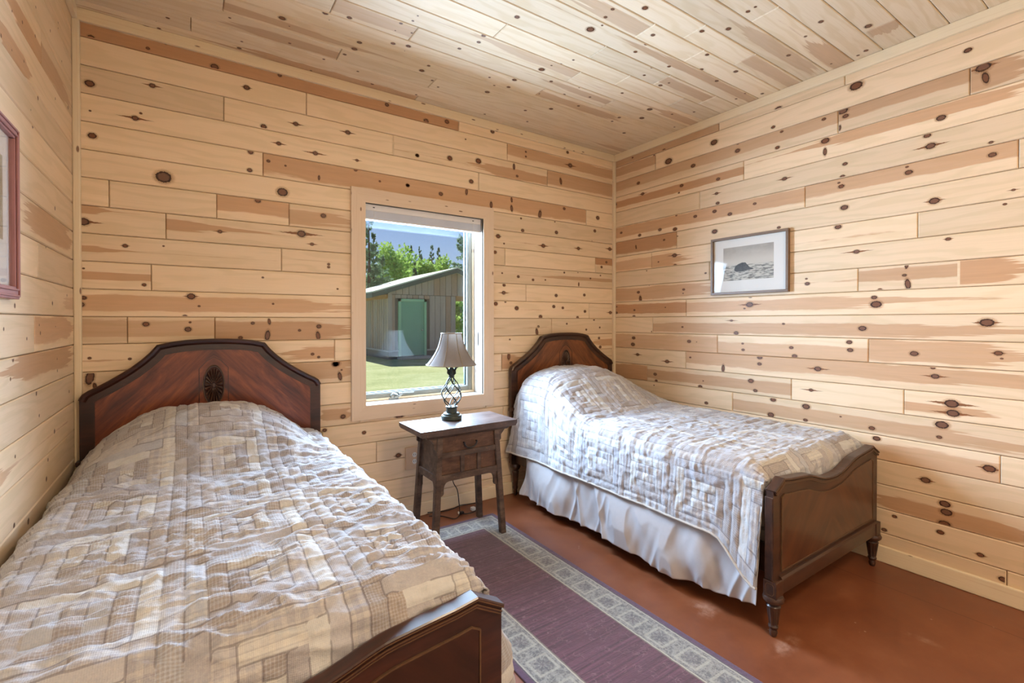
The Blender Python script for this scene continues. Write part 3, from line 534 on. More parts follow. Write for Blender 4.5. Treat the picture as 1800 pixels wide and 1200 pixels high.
part('sill', MB().box(OX0-0.018, OX1+0.018, Y0+0.002, JY+0.05, OZ0-0.018, OZ0, 0.002), M['jamb_x'], win)
def rect_frame(name, x0, x1, z0, z1, wl, wr, wb, wt, y0, y1, mat):
    b = MB()
    b.box(x0, x0+wl, y0, y1, z0, z1, 0.002); b.box(x1-wr, x1, y0, y1, z0, z1, 0.002)
    b.box(x0+wl, x1-wr, y0, y1, z0, z0+wb, 0.002); b.box(x0+wl, x1-wr, y0, y1, z1-wt, z1, 0.002)
    return part(name, b, mat, win)
rect_frame('stop', OX0, OX1, OZ0, OZ1, 0.012, 0.012, 0.016, 0.012, 3.078, 3.15, M['trim_z'])
sash = rect_frame('sash', OX0+0.012, OX1-0.012, OZ0+0.016, OZ1-0.012, 0.022, 0.030, 0.030, 0.018, 3.088, 3.135, M['sash_grey'])
rect_frame('glazing_bead', OX0+0.034, OX1-0.042, OZ0+0.046, OZ1-0.030, 0.008, 0.012, 0.006, 0.006, 3.094, 3.128, M['sash_white'])
rect_frame('spacer', OX0+0.042, OX1-0.054, OZ0+0.052, OZ1-0.036, 0.004, 0.010, 0.006, 0.004, 3.106, 3.124, M['sash_teal'])
part('pane', MB().box(OX0+0.04, OX1-0.058, 3.112, 3.116, OZ0+0.054, OZ1-0.036), M['glass'], win)
b = MB(); cx, cyy, cz = 1.125, 3.085, OZ0+0.016
b.box(cx-0.035, cx+0.03, cyy-0.016, cyy+0.012, cz-0.016, cz-0.002, 0.004, 2)
b.lathe([(0.016, 0), (0.018, 0.008), (0.012, 0.022), (0.006, 0.026)], cx-0.006, cyy, cz-0.004, 12)
b.tube([(cx-0.022, cyy-0.004, cz+0.010), (cx-0.004, cyy-0.012, cz+0.026), (cx+0.016, cyy-0.018, cz+0.016), (cx+0.03, cyy-0.022, cz+0.004), (cx+0.045, cyy-0.022, cz+0.014)], 0.006, 8)
b.tube([(cx+0.03, cyy-0.02, cz+0.02), (cx+0.052, cyy-0.02, cz+0.02)], 0.009, 8)
part('crank', b, M['metal_grey'], win, smooth=True)
b = MB(); b.box(1.19, 1.27, 3.082, 3.089, OZ0+0.034, OZ0+0.041, 0.001)
part('lock_plate', b, M['sash_white'], win)

bl = thing('window_blind', 'white mini blind pulled all the way up inside the window frame', 'blind', (1.32, 2.99, 1.93))
def bp(name, mb, mat, **kw):
    o = mb.build(name, mat, bl, **kw); o.location = (-1.32, -2.99, -1.93); return o
bp('head_rail', MB().box(OX0+0.006, OX1-0.006, 2.968, 3.012, 1.987, 2.0255, 0.002), M['blind_white'])
b = MB()
for k in range(16): b.box(OX0+0.007, OX1-0.007, 2.968, 3.012, 1.9405+k*0.0029, 1.9405+k*0.0029+0.0022)
bp('slat_stack', b, M['blind_grey'])
bp('bottom_rail', MB().box(OX0+0.007, OX1-0.007, 2.970, 3.010, 1.930, 1.940, 0.002), M['blind_white'])
for x in (OX0+0.06, OX1-0.07):
    bp('lift_cord', MB().tube([(x, 2.967, 2.0), (x, 2.967, 1.932)], 0.0012, 5), M['blind_white'])
    bp('clip', MB().box(x-0.006, x+0.006, 2.966, 2.971, 2.005, 2.010), M['black_plastic'])
bp('pull_cord', MB().tube([(1.733, 2.985, 1.93), (1.7325, 2.995, 1.4), (1.731, 3.0, 1.215)], 0.0012, 5), M['blind_white'])
bp('tassel', MB().tube([(1.731, 3.0, 1.215), (1.731, 3.0, 1.20), (1.731, 3.0, 1.13), (1.731, 3.0, 1.118)], [0.002, 0.005, 0.005, 0.003], 8), M['black_plastic'])
bp('cord_loop', MB().tube([(1.731, 3.0, 1.118), (1.726, 3.0, 1.09), (1.727, 3.0, 1.065), (1.733, 3.0, 1.06), (1.736, 3.0, 1.08), (1.733, 3.0, 1.118)], 0.0012, 5), M['black_plastic'])

# ------------------------------------------------------------------ added ceiling fixture (unseen, put in to go with the warm fill)
cl = thing('added_fill_fixture', 'round frosted glass flush ceiling light added out of view as warm fill', 'lamp', (1.20, -0.60, HC-0.001))
g = NT('lit_glass'); e_ = g.n('ShaderNodeEmission'); e_.inputs[0].default_value = (1, 0.86, 0.68, 1); e_.inputs[1].default_value = 1.2
g.t.links.new(e_.outputs[0], g.out.inputs[0]); M['lit_glass'] = g.m
mat_plain('bronze', (70, 55, 42), 0.35, metal=0.7)
part('base', MB().lathe([(0.20, -0.035), (0.20, 0.0)], n=32), M['bronze'], cl, smooth=True)
part('dome', MB().lathe([(0.02, -0.115), (0.10, -0.105), (0.155, -0.08), (0.18, -0.036)], n=32), M['lit_glass'], cl, smooth=True)
# ------------------------------------------------------------------ beds
def mat_mahogany(name, lo, mid, hi, figure=True, rough=0.28):
    g = NT(name); s = g.sep(g.obj())
    if figure:    # crotch-figured veneer, mirrored about the middle of the panel
        ax = g.math('ABSOLUTE', s[0])
        v = g.comb(g.math('ADD', g.math('MULTIPLY', ax, 0.72), g.math('MULTIPLY', s[2], 0.68)),
                   g.math('SUBTRACT', g.math('MULTIPLY', ax, 0.68), g.math('MULTIPLY', s[2], 0.62)), 0.0)
        a = g.noise(g.scale(v, 16.0, 3.2), 1.0, 5, 0.62, 0.6); b_ = g.noise(g.scale(v, 55.0, 6.0), 1.0, 3, 0.6)
    else:
        v = g.comb(s[0], s[1], s[2])
        a = g.noise(g.scale(v, 3.0, 30.0, 16.0), 1.0, 4, 0.6); b_ = g.noise(g.scale(v, 10.0, 120.0, 90.0), 1.0, 3, 0.6)
    f = g.math('ADD', g.math('MULTIPLY', a, 0.75), g.math('MULTIPLY', b_, 0.25))
    c = g.ramp(f, [(0.34, srgb(*lo)), (0.50, srgb(*mid)), (0.66, srgb(*hi))])
    g.bsdf(c, g.math('ADD', rough, g.math('MULTIPLY', b_, 0.12)), None, 0.5, coat=0.25); M[name] = g.m
mat_mahogany('veneer_red', (56, 22, 18), (108, 50, 31), (150, 82, 44))
mat_mahogany('veneer_shaded', (36, 17, 14), (50, 25, 19), (64, 33, 24))  # left footboard's veneer copy, darkened for its face turned from the light
mat_mahogany('veneer_lit', (62, 32, 18), (112, 62, 32), (146, 88, 48))  # right headboard's veneer copy, its lit tone put into the colour
mat_mahogany('veneer_foot_shaded', (52, 27, 16), (75, 42, 25), (93, 54, 32))  # right footboard's veneer copy, with shade put into the colour
mat_mahogany('mahogany', (38, 18, 15), (56, 28, 22), (74, 38, 28), False, 0.32)
mat_mahogany('mahogany_lit', (44, 25, 17), (62, 37, 25), (82, 51, 35), False, 0.36)  # same wood as the left bed, coloured as the light shows it
mat_plain('worn_gilt', (98, 70, 48), 0.45, var=0.3, nscale=60)
mat_plain('brass', (170, 150, 110), 0.35, metal=0.7)

HBW = 0.523
def hb_profile(w=HBW, off=0.0):
    """right half then left half of the headboard's top edge"""
    half = [(0.0, 1.200), (0.06, 1.1992), (0.12, 1.1955), (0.18, 1.1875), (0.235, 1.174), (0.262, 1.138), (0.295, 1.104), (0.335, 1.069), (0.375, 1.040), (0.42, 1.010), (0.465, 0.983), (0.490, 0.970), (0.510, 0.955), (HBW, 0.930)]
    return half
def fb_profile():
    return [(0.0, 0.570), (0.04, 0.571), (0.08, 0.575), (0.12, 0.583), (0.16, 0.594), (0.20, 0.607), (0.235, 0.616), (0.26, 0.6195), (0.34, 0.627), (0.40, 0.632), (0.456, 0.640), (0.528, 0.600)]
def shrink(half, d):
    """inner outline: offset of the half profile by d (mitred)"""
    P = [Vector(p) for p in half]; out = []
    for i, p in enumerate(P):
        d0 = (P[i]-P[i-1]).normalized() if i else Vector((1, 0)); d1 = (P[i+1]-P[i]).normalized() if i < len(P)-1 else Vector((0, -1))
        n0 = Vector((d0.y, -d0.x)); n1 = Vector((d1.y, -d1.x)); nn = (n0+n1).normalized(); k = 1/max(0.5, nn.dot(n0))
        q = p + nn*d*k; out.append((max(0.0, q.x), q.y))
    res = []
    for q in out:
        if not res or q[0] > res[-1][0]+1e-4 or q[1] < res[-1][1]-1e-4: res.append(q)
    res[0] = (0.0, res[0][1]); return res
def mirror(half): return [(-x, z) for x, z in half[:0:-1]] + list(half)

LEG = [(0.010, 0.0), (0.013, 0.004), (0.016, 0.018), (0.013, 0.030), (0.018, 0.036), (0.020, 0.044), (0.0165, 0.050), (0.018, 0.056), (0.026, 0.118), (0.028, 0.128), (0.022, 0.134), (0.030, 0.140), (0.039, 0.150), (0.041, 0.160), (0.036, 0.170), (0.026, 0.174)]
def make_bed(label, cxx, yh, yf, wood, ven, fven, group):
    """twin bed: headboard at yh (front face), footboard at yf (outer face)"""
    root = thing('twin_bed', label, 'bed', (cxx, yf, 0), group)
    def bp(name, mb, mat, parent=root, **kw): return mb.build(name, mat, parent, **kw)
    dy = yh - yf
    # headboard
    hb = mirror(hb_profile())
    outline = hb + [(HBW, 0.24), (-HBW, 0.24)]
    h = bp('headboard', MB().prism(outline, dy, dy+0.028), M[wood], smooth=False)
    bp('edge_moulding', MB().sweep(hb, [(0.002, 0.030), (0.002, -0.008), (-0.006, -0.012), (-0.016, -0.009), (-0.022, -0.004), (-0.026, -0.001), (-0.026, 0.030)], dy), M[wood], h)
    bp('worn_edge', MB().sweep(hb, [(0.0032, -0.0065), (0.0032, -0.0100), (0.0005, -0.0110), (0.0005, -0.0065)], dy), M['worn_gilt'], h)
    inner = mirror([p for p in shrink(hb_profile(), 0.052)])
    xin = max(p[0] for p in inner)
    pan = inner + [(xin, 0.36), (-xin, 0.36)]
    bp('veneer_panel', MB().prism(pan, dy-0.003, dy), M[ven], h)
    bp('bead', MB().sweep(pan, [(0.003, 0.0), (0.003, -0.005), (-0.003, -0.005), (-0.003, 0.0)], dy, closed=True), M[wood], h)
    # carved oval medallion
    mo = MB(); cz, rx, rz = 0.962, 0.047, 0.104
    n = 48; rings = [(1.0, -0.004), (0.96, -0.007), (0.90, -0.007), (0.86, -0.004), (0.80, -0.006), (0.35, -0.0075), (0.16, -0.005), (0.12, -0.010), (0.0, -0.012)]
    rr = []
    for fr_, yy in rings[:-1]:
        ring = []
        for k in range(n):
            a = 2*math.pi*k/n; d = yy
            if 0.3 < fr_ < 0.85: d += 0.003*(1 if k % 2 else -0.6)
            ring.append(mo.bm.verts.new((rx*fr_*math.cos(a), dy+d, cz+rz*fr_*math.sin(a))))
        rr.append(ring)
    for A_, B_ in zip(rr, rr[1:]):
        for k in range(n): mo.bm.faces.new((A_[k], A_[(k+1)%n], B_[(k+1)%n], B_[k]))
    mo.bm.faces.new(rr[-1])
    md = bp('medallion', mo, M[wood], h)
    bp('medallion_rim', MB().tube([(rx*math.cos(a), dy-0.006, cz+rz*math.sin(a)) for a in np.linspace(0, 2*math.pi, 40, endpoint=False)], 0.0022, 6, closed=True), M['worn_gilt'], md, smooth=True)
    b = MB()
    for k in range(18):
        a = 2*math.pi*(k+0.5)/18
        b.tube([(rx*q*math.cos(a), dy-0.0085, cz+rz*q*math.sin(a)) for q in (0.2, 0.55, 0.84)], [0.0006, 0.0010, 0.0016], 5)
    bp('ray', b, M['worn_gilt'], md)
    so = 0.064
    bp('medallion_border', MB().sweep([(-so, 0.84), (-so, 1.05), (-so*0.5, 1.088), (0, 1.108), (so*0.5, 1.088), (so, 1.05), (so, 0.84)], [(0.0015, 0.0), (0.0015, -0.005), (-0.0015, -0.005), (-0.0015, 0.0)], dy), M[wood], h)
    for sx in (-1, 1):
        bp('bed_bracket', MB().box(sx*HBW-0.012, sx*HBW+0.012, dy-0.02, dy+0.022, 0.630, 0.652, 0.003), M['brass'] if sx > 0 else M[wood], h)
        bp('leg', MB().lathe([(r_*0.95, z_*1.38) for r_, z_ in LEG], sx*(HBW-0.04), dy+0.005, 0.0, 20), M[wood], root, smooth=True)
    # footboard
    fbp = mirror(fb_profile()); FW = 0.528
    f = bp('footboard', MB().prism(fbp + [(FW, 0.17), (-FW, 0.17)], 0.012, 0.040), M[wood])
    bp('edge_moulding', MB().sweep(fbp, [(0.004, 0.044), (0.006, 0.038), (0.006, 0.004), (0.003, 0.001), (-0.002, 0.001), (-0.004, 0.006), (-0.009, 0.006), (-0.011, 0.002), (-0.016, 0.002), (-0.018, 0.008), (-0.022, 0.010), (-0.022, 0.044)], 0.0), M[wood], f)
    for o_, y_ in ((-0.0005, 0.0004), (-0.0100, 0.0014), (-0.0165, 0.0016)):
        bp('worn_edge', MB().sweep(fbp, [(o_+0.0011, y_+0.002), (o_+0.0011, y_-0.0006), (o_-0.0011, y_-0.0006), (o_-0.0011, y_+0.002)], 0.0), M['worn_gilt'], f)
    inn = shrink(fb_profile(), 0.062); inn = [p for p in inn if p[0] < FW-0.050]
    inn = mirror(inn + [(FW-0.062, inn[-1][1]-0.012)])
    pn = inn + [(FW-0.062, 0.262), (-FW+0.062, 0.262)]
    bp('veneer_panel', MB().prism(pn, 0.009, 0.012), M[fven], f)
    bp('bead', MB().sweep(pn, [(0.002, 0.013), (0.002, 0.007), (-0.002, 0.007), (-0.002, 0.013)], 0.0, closed=True), M['worn_gilt'], f)
    bp('lower_rail', MB().box(-FW+0.045, FW-0.045, 0.000, 0.044, 0.172, 0.232, 0.004, 2), M[wood], f)
    bp('rail_moulding', MB().sweep([(-FW+0.045, 0.238), (FW-0.045, 0.238)], [(0.009, 0.013), (0.006, 0.002), (-0.002, -0.003), (-0.008, 0.002), (-0.008, 0.013)], 0.0), M[wood], f)
    for sx in (-1, 1):
        x = sx*(FW-0.022)
        p_ = bp('corner_post', MB().box(x-0.0245, x+0.0245, 0.0135, 0.047, 0.236, 0.575, 0.003, 1), M[wood], f)
        k_ = bp('corner_block', MB().box(x-0.028, x+0.028, -0.004, 0.050, 0.166, 0.2355, 0.004, 2), M[wood], f)
        for (q0, q1) in ((-0.0275, -0.0262), (0.0262, 0.0275)):
            b = MB(); b.tube([(x+(q0 if q0 < 0 else q1), 0.023+0.017*cx_, 0.201+0.023*cz_) for cx_, cz_ in ((-1,-.6),(-.6,-1),(.6,-1),(1,-.6),(1,.6),(.6,1),(-.6,1),(-1,.6))], 0.0018, 5, closed=True)
            bp('inlay', b, M['worn_gilt'], k_)
        bp('leg', MB().lathe(LEG, sx*(FW-0.025), 0.023, 0.0, 40, flute=10, fdepth=0.004, frange=(0.056, 0.122)), M[wood], root, smooth=True)
        bp('side_rail', MB().box(sx*(FW-0.05)-0.011, sx*(FW-0.05)+0.011, 0.05, dy-0.002, 0.24, 0.36, 0.003), M[wood], root)
    return root
LX, RX = 0.098, 2.481
bed_l = make_bed('dark red mahogany twin bed against the left plank wall', LX, 2.905, 0.960, 'mahogany', 'veneer_red', 'veneer_shaded', 'twin beds')
bed_r = make_bed('mahogany twin bed with fluted feet standing along the right wall', RX, 2.905, 0.985, 'mahogany_lit', 'veneer_lit', 'veneer_foot_shaded', 'twin beds')

# mattresses under the quilts
mat_plain('ticking', (205, 198, 188), 0.8)
for cxx, yf, lb in ((LX, 0.960, 'left'), (RX, 0.985, 'right')):
    m_ = MB().box(cxx-0.455, cxx+0.455, yf+0.085, 2.86, 0.40, 0.655, 0.03, 2).build('mattress', M['ticking'], None, smooth=True)
    tag(m_, 'pale mattress hidden under the quilt of the %s bed' % lb, 'mattress', 'mattresses')
    m_ = MB().box(cxx-0.45, cxx+0.45, yf+0.075, 2.86, 0.25, 0.398, 0.02, 2).build('box_spring', M['ticking'], None, smooth=True)
    tag(m_, 'pale box spring hidden under the mattress of the %s bed' % lb, 'box spring', 'box springs')

# ------------------------------------------------------------------ quilts
def mat_quilt():
    g = NT('quilt')
    u = g.sep(g.uv('cloth')); col = g.n('ShaderNodeVertexColor', layer_name='patch').outputs[0]
    ty = g.sep(g.uv('ptype'))
    tau = 2*math.pi
    sinp = lambda x, p, ph=0.0: g.math('SINE', g.math('ADD', g.math('MULTIPLY', x, tau/p), ph))
    ck = g.math('MULTIPLY', g.math('ADD', g.math('MULTIPLY', g.step(sinp(u[0], 0.0072), -0.3, 0.3), 0.5), g.math('MULTIPLY', g.step(sinp(u[1], 0.0072), -0.3, 0.3), 0.5)), 1.0)
    pl = g.math('ADD', g.math('MULTIPLY', g.step(sinp(u[0], 0.026), 0.1, 0.5), 0.5), g.math('MULTIPLY', g.step(sinp(u[1], 0.031), 0.2, 0.6), 0.5))
    fine = g.math('ADD', g.math('MULTIPLY', sinp(u[0], 0.0036), 0.25), g.math('MULTIPLY', sinp(u[1], 0.0036), 0.25))
    isck = g.step(ty[0], 0.35, 0.36); ispl = g.step(ty[0], 0.65, 0.66)
    isck = g.math('MULTIPLY', isck, g.math('SUBTRACT', 1.0, ispl))
    dkc = g.mix(1.0, col, srgb(226, 216, 206), 'MULTIPLY')
    ltc = g.mix(0.30, col, srgb(232, 224, 208))
    c = g.mix(g.math('MULTIPLY', isck, ck), col, dkc)
    c = g.mix(g.math('MULTIPLY', ispl, pl), c, ltc)
    c = g.mix(g.math('MULTIPLY', ispl, g.math('MULTIPLY', g.step(sinp(u[1], 0.014, 1.0), 0.7, 0.9), 0.22)), c, srgb(120, 116, 130))
    uvv = g.uv('cloth')
    nz = g.noise(uvv, 160.0, 4, 0.65); nb = g.noise(uvv, 38.0, 4, 0.6); nl = g.noise(uvv, 4.0, 3, 0.5)
    c = g.mix(g.math('MULTIPLY', g.step(nz, 0.35, 0.75), 0.16), c, srgb(238, 230, 214))
    c = g.mix(g.math('MULTIPLY', nl, 0.18), c, srgb(178, 160, 150))
    seam = g.step(ty[1], 0.50, 0.80)
    c = g.mix(g.math('MULTIPLY', seam, 0.50), c, srgb(96, 86, 90))
    h = g.math('ADD', g.math('MULTIPLY', nb, 1.0), g.math('ADD', g.math('MULTIPLY', nz, 0.35), g.math('MULTIPLY', fine, 0.12)))
    g.bsdf(c, 0.85, g.bump(h, 0.55, 0.006), 0.15, sheen=0.25); M['quilt'] = g.m
mat_quilt()
PAL = [(167, 163, 167), (172, 170, 176), (164, 161, 167), (178, 176, 182), (194, 193, 193), (185, 183, 186), (159, 157, 165), (172, 175, 186), (170, 163, 163), (197, 197, 198)]
CELL = 0.006; STRIP = 7        # strip of the log-cabin block = 7 cells (42 mm)
def log_cabin(I, J, seed):
    """patch colour index and type for integer cell coordinates; blocks of nested strips"""
    nst = 3; Bk = STRIP*(2*nst+1)+STRIP   # sashing strip between blocks
    bi, bj = I // Bk, J // Bk; i, j = I % Bk, J % Bk
    ci, cj = i // STRIP, j // STRIP
    m = nst
    di, dj = ci-m, cj-m
    ring = np.maximum(np.abs(di), np.abs(dj))
    side = np.where(np.abs(di) >= np.abs(dj), np.where(di > 0, 0, 1), np.where(dj > 0, 2, 3))
    side = np.where(ring == 0, 0, side)
    sash = (ci == 2*nst+1) | (cj == 2*nst+1)
    key = (bi*7349 + bj*1913 + ring*331 + side*97 + seed*53)
    key = np.where(sash, (bi*419 + bj*887 + np.where(ci == 2*nst+1, cj//4, 40+ci//4)*131 + 17 + seed), key)
    hsh = (key*2654435761 & 0xffffffff) / 4294967296.0
    h2 = ((key+77)*2246822519 & 0xffffffff) / 4294967296.0
    light = ((side == 0) | (side == 2)) & (hsh > 0.58) & (~sash)
    ci_ = np.where(light, np.where(h2 > 0.5, 4, 9), np.array([0, 1, 2, 3, 6, 7, 8, 1, 5, 0])[(hsh*9.99).astype(int)])
    typ = np.where(h2 < 0.36, 0.0, np.where(h2 < 0.68, 0.5, 1.0))
    typ = np.where(light & (h2 > 0.55), 1.0, typ)
    ei = np.minimum(i % STRIP, STRIP-1-(i % STRIP)); ej = np.minimum(j % STRIP, STRIP-1-(j % STRIP))
    # seam only where patch changes: long strips keep their length
    return ci_, typ, key
def make_quilt(name, label, cxx, yf, hang, wall_side, pillow, seed, wr_amp, zt=0.690):
    """hang = (left length, right length) down the sides; wall_side = sign of the side pressed against a wall"""
    hw, rr = 0.515, 0.085
    flat = hw - rr
    arc = math.pi/2*rr
    sl = -(flat+arc+hang[0]); sr = flat+arc+hang[1]
    y_lo, y_hi = yf+0.055, 2.885
    tl = y_hi - y_lo; rf = 0.10; foot_drop = 0.16; arcf = math.pi/2*rf
    t_lo = -(foot_drop + arcf - rf)      # arc-length coordinate measured from y_lo+rf upward
    ns = int((sr-sl)/CELL)+1; nt = int((tl+arcf-rf+foot_drop)/CELL)+1
    s = sl + np.arange(ns)*CELL; t = t_lo + np.arange(nt)*CELL
    S, T = np.meshgrid(s, t)
    a = np.abs(S); sg = np.sign(S)
    th = np.clip((a-flat)/rr, 0, math.pi/2); ex = np.clip(a-flat-arc, 0, None)
    X = np.where(a <= flat, a, flat + rr*np.sin(th)); Zs = -rr*(1-np.cos(th)) - ex
    X = X*sg
    # along the length: straight, then over the foot end
    tt = T
    yy = np.where(tt >= rf, tt, 0); 
    thf = np.clip((rf-tt)/rf, 0, math.pi/2); exf = np.clip((rf-tt)-arcf, 0, None)
    Yl = np.where(tt >= rf, tt, rf - rf*np.sin(thf)); Zf = -rf*(1-np.cos(thf)) - exf
    side = np.clip((a-flat)/(arc), 0, 1); side = side*side*(3-2*side)
    # hanging sides run straight on to the footboard instead of turning down
    Yl = Yl*(1-side) + np.maximum(0.02+tt*0.99, 0.008+0.004*np.sin(tt*40))*side
    Zf = Zf*(1-side)
    Z = zt + Zs + Zf
    Y = y_lo + Yl
    # pillow
    dx = X - pillow['c']; p = np.where(dx < 0, np.clip(np.abs(dx)/pillow['wl'], 0, 1)**pillow['el'], np.clip(np.abs(dx)/pillow['wr'], 0, 1)**pillow['er'])
    up = np.clip((Y-pillow['y0'])/(pillow['y1']-pillow['y0']), 0, 1); up = up*up*(3-2*up)
    dn = np.clip((2.90-Y)/0.10, 0, 1); dn = dn**0.5
    drape = np.exp(-ex*4.0)
    hl_ = np.where(S < 0, hang[0], hang[1])
    Z = Z + pillow['h']*(1-p)*up*dn*np.clip(1-ex/hl_, 0, 1)
    # flare of the hanging sides and gentle swags
    wob = vnoise(Y*3.1+seed, ex*2.0, seed)*0.6 + vnoise(Y*7.3+seed, ex*3.0+9, seed+1)*0.4
    fl = np.clip(ex/0.35, 0, 1)
    lim = 1.0
    out = sg*(0.018*fl + 0.022*fl*wob)
    out = np.where(sg == wall_side, -sg*0.004*fl, out)
    X = X + out
    # displacement field: puckers, long wrinkles, seams
    I = np.round((S-sl)/CELL).astype(int); J = np.round((T-t_lo)/CELL).astype(int)
    Ic, Jc = np.minimum(I, ns-2), np.minimum(J, nt-2)
    warp = 0.05*vnoise(S*5, T*5, seed+3)
    r1 = vnoise((S+warp)*2.4+0.6*T, (T+warp)*15.0-S*2.2, seed+4); r1 = np.clip(1-np.abs(r1)*3.2, -0.25, 1)
    r2 = vnoise((S+warp)*5.5, (T-warp)*30.0+S*4, seed+5); r2 = np.clip(1-np.abs(r2)*3.0, -0.3, 1)
    r3 = vnoise(S*60, T*60, seed+6); r4 = vnoise(S*26, T*32, seed+7)
    msk = 0.5+0.5*vnoise(S*2.2+4, T*2.2, seed+8)
    sidew = np.clip((a-flat)/0.2, 0, 1)
    # on the hanging sides puckers run both ways
    rs = vnoise(S*34, T*18, seed+9); rs = 1-np.abs(rs)*1.8
    r5 = vnoise((S-warp)*9.0, (T+warp)*46.0+S*3, seed+10); r5 = np.clip(1-np.abs(r5)*2.6, -0.4, 1)
    disp = (0.0110*r1*(0.3+0.9*msk) + 0.0065*r2*(1.2-0.7*msk) + 0.0042*r5)*wr_amp*(1-0.6*sidew) + 0.0016*r3 + 0.0036*r4 + 0.0034*rs*(0.3+0.7*sidew)
    ki = np.minimum(I % STRIP, STRIP-(I % STRIP)); kj = np.minimum(J % STRIP, STRIP-(J % STRIP))
    # seams: where the patch key differs between neighbours
    cidx, typ, key = log_cabin(Ic, Jc, seed)
    sv = np.zeros_like(S)
    d1 = (key[:, 1:] != key[:, :-1]); d2 = (key[1:, :] != key[:-1, :])
    sv[:, 1:] = np.maximum(sv[:, 1:], d1); sv[1:, :] = np.maximum(sv[1:, :], d2)
    blur = sv.copy(); blur[:, :-1] = np.maximum(blur[:, :-1], sv[:, 1:]*0.45); blur[:-1] = np.maximum(blur[:-1], sv[1:]*0.45); blur[:, 1:] = np.maximum(blur[:, 1:], sv[:, :-1]*0.45); blur[1:] = np.maximum(blur[1:], sv[:-1]*0.45)
    # running quilting lines midway in every strip
    ql = (np.abs((I % STRIP)-STRIP//2) < 1)*0.0 + (np.abs((J % STRIP)-STRIP//2) < 1)*(0.35+0.35*sidew)
    disp = disp - (0.0038-0.0012*wr_amp)*blur - (0.0030-0.0018*wr_amp)*ql
    P = np.stack([X+cxx, Y, Z], -1)
    gu = np.gradient(P, axis=1); gv = np.gradient(P, axis=0)
    N = np.cross(gu, gv); N /= np.linalg.norm(N, axis=-1, keepdims=True)+1e-9
    if N[nt//2, ns//2, 2] < 0: N = -N
    P = P + N*disp[..., None]
    if wall_side < 0: P[..., 0] = np.maximum(P[..., 0], XL+0.012)
    if wall_side > 0: P[..., 0] = np.minimum(P[..., 0], XR-0.022)
    post = pillow.get('post')
    if post: P = post(P, S, T, ex, fl)
    uv = np.stack([S, T], -1)
    me, q = grid_mesh(name, P, uv, 'cloth')
    # face attributes
    fc = cidx[:-1, :-1].reshape(-1); ft = typ[:-1, :-1].reshape(-1)
    pal = np.array([srgb(*c) for c in PAL])
    ca = me.color_attributes.new('patch', 'FLOAT_COLOR', 'CORNER')
    ca.data.foreach_set('color', np.repeat(pal[fc], 4, axis=0).reshape(-1).astype(np.float32))
    l2 = me.uv_layers.new(name='ptype'); pt = np.repeat(np.stack([ft, ft], -1), 4, axis=0); pt[:, 1] = (sv*(0.55+0.45*(vnoise(S*9, T*9, seed+12) > -0.35))).reshape(-1)[q.reshape(-1)]
    l2.data.foreach_set('uv', pt.reshape(-1).astype(np.float32))
    root = thing('quilt', label, 'quilt', (cxx, yf, zt), 'patchwork quilts')
    o = link('quilt_top', me, M['quilt'], root); o.location = (-cxx, -yf, -zt)
    return root, P
mat_plain('binding', (186, 176, 166), 0.85, var=0.15, nscale=60, bump=0.3)
def hem(root, P, rows):
    o = MB().tube([tuple(p) for p in rows[::6]], 0.006, 7).build('binding', M['binding'], root, smooth=True)
    o.location = -root.location

def post_l(P, S, T, ex, fl):
    # loose corner bulging out past the footboard on the open side
    k = np.clip(1-(P[..., 1]-1.085)/0.20, 0, 1); k = k*k*(3-2*k)*(S > 0)*np.clip(ex/0.18, 0, 1)
    c_ = np.clip((1.085-P[..., 1])/0.065, 0, 1); c_ = 1-np.sqrt(np.clip(1-c_*c_, 0, 1))
    P[..., 0] += 0.100*k*(1-1.2*c_); P[..., 2] -= 0.02*k
    return P
ql, PL = make_quilt('quilt_l', 'patchwork quilt with lavender grey wrinkles spread over the left bed', LX, 0.960, (0.22, 0.30), -1,
    dict(c=0.0, wl=0.49, el=2.8, wr=0.41, er=2.0, h=0.200, y0=2.16, y1=2.62, post=post_l), 5, 1.0)
def post_r(P, S, T, ex, fl):
    # near corner at the foot hangs lower and bulges out as a loose flap
    k = np.clip(1-(P[..., 1]-1.04)/0.24, 0, 1)*(S < 0)*np.clip(ex/0.27, 0, 1)
    k = k*k*(3-2*k)
    P[..., 2] -= 0.135*k; P[..., 0] -= 0.050*k
    h_ = np.clip((P[..., 1]-2.55)/0.33, 0, 1)*(S < 0)*np.clip(ex/0.27, 0, 1)
    P[..., 0] -= 0.045*h_*h_; P[..., 1] += 0.03*h_*h_
    return P
qr, PR = make_quilt('quilt_r', 'patchwork quilt in taupe and cream with its hem hanging above a white bed skirt', RX, 0.985, (0.27, 0.25), 1,
    dict(c=0.0, wl=0.64, el=4.0, wr=0.52, er=1.7, h=0.262, y0=2.10, y1=2.60, post=post_r), 8, 0.45)
hem(qr, PR, PR[:, 0]); hem(ql, PL, PL[:, -1])

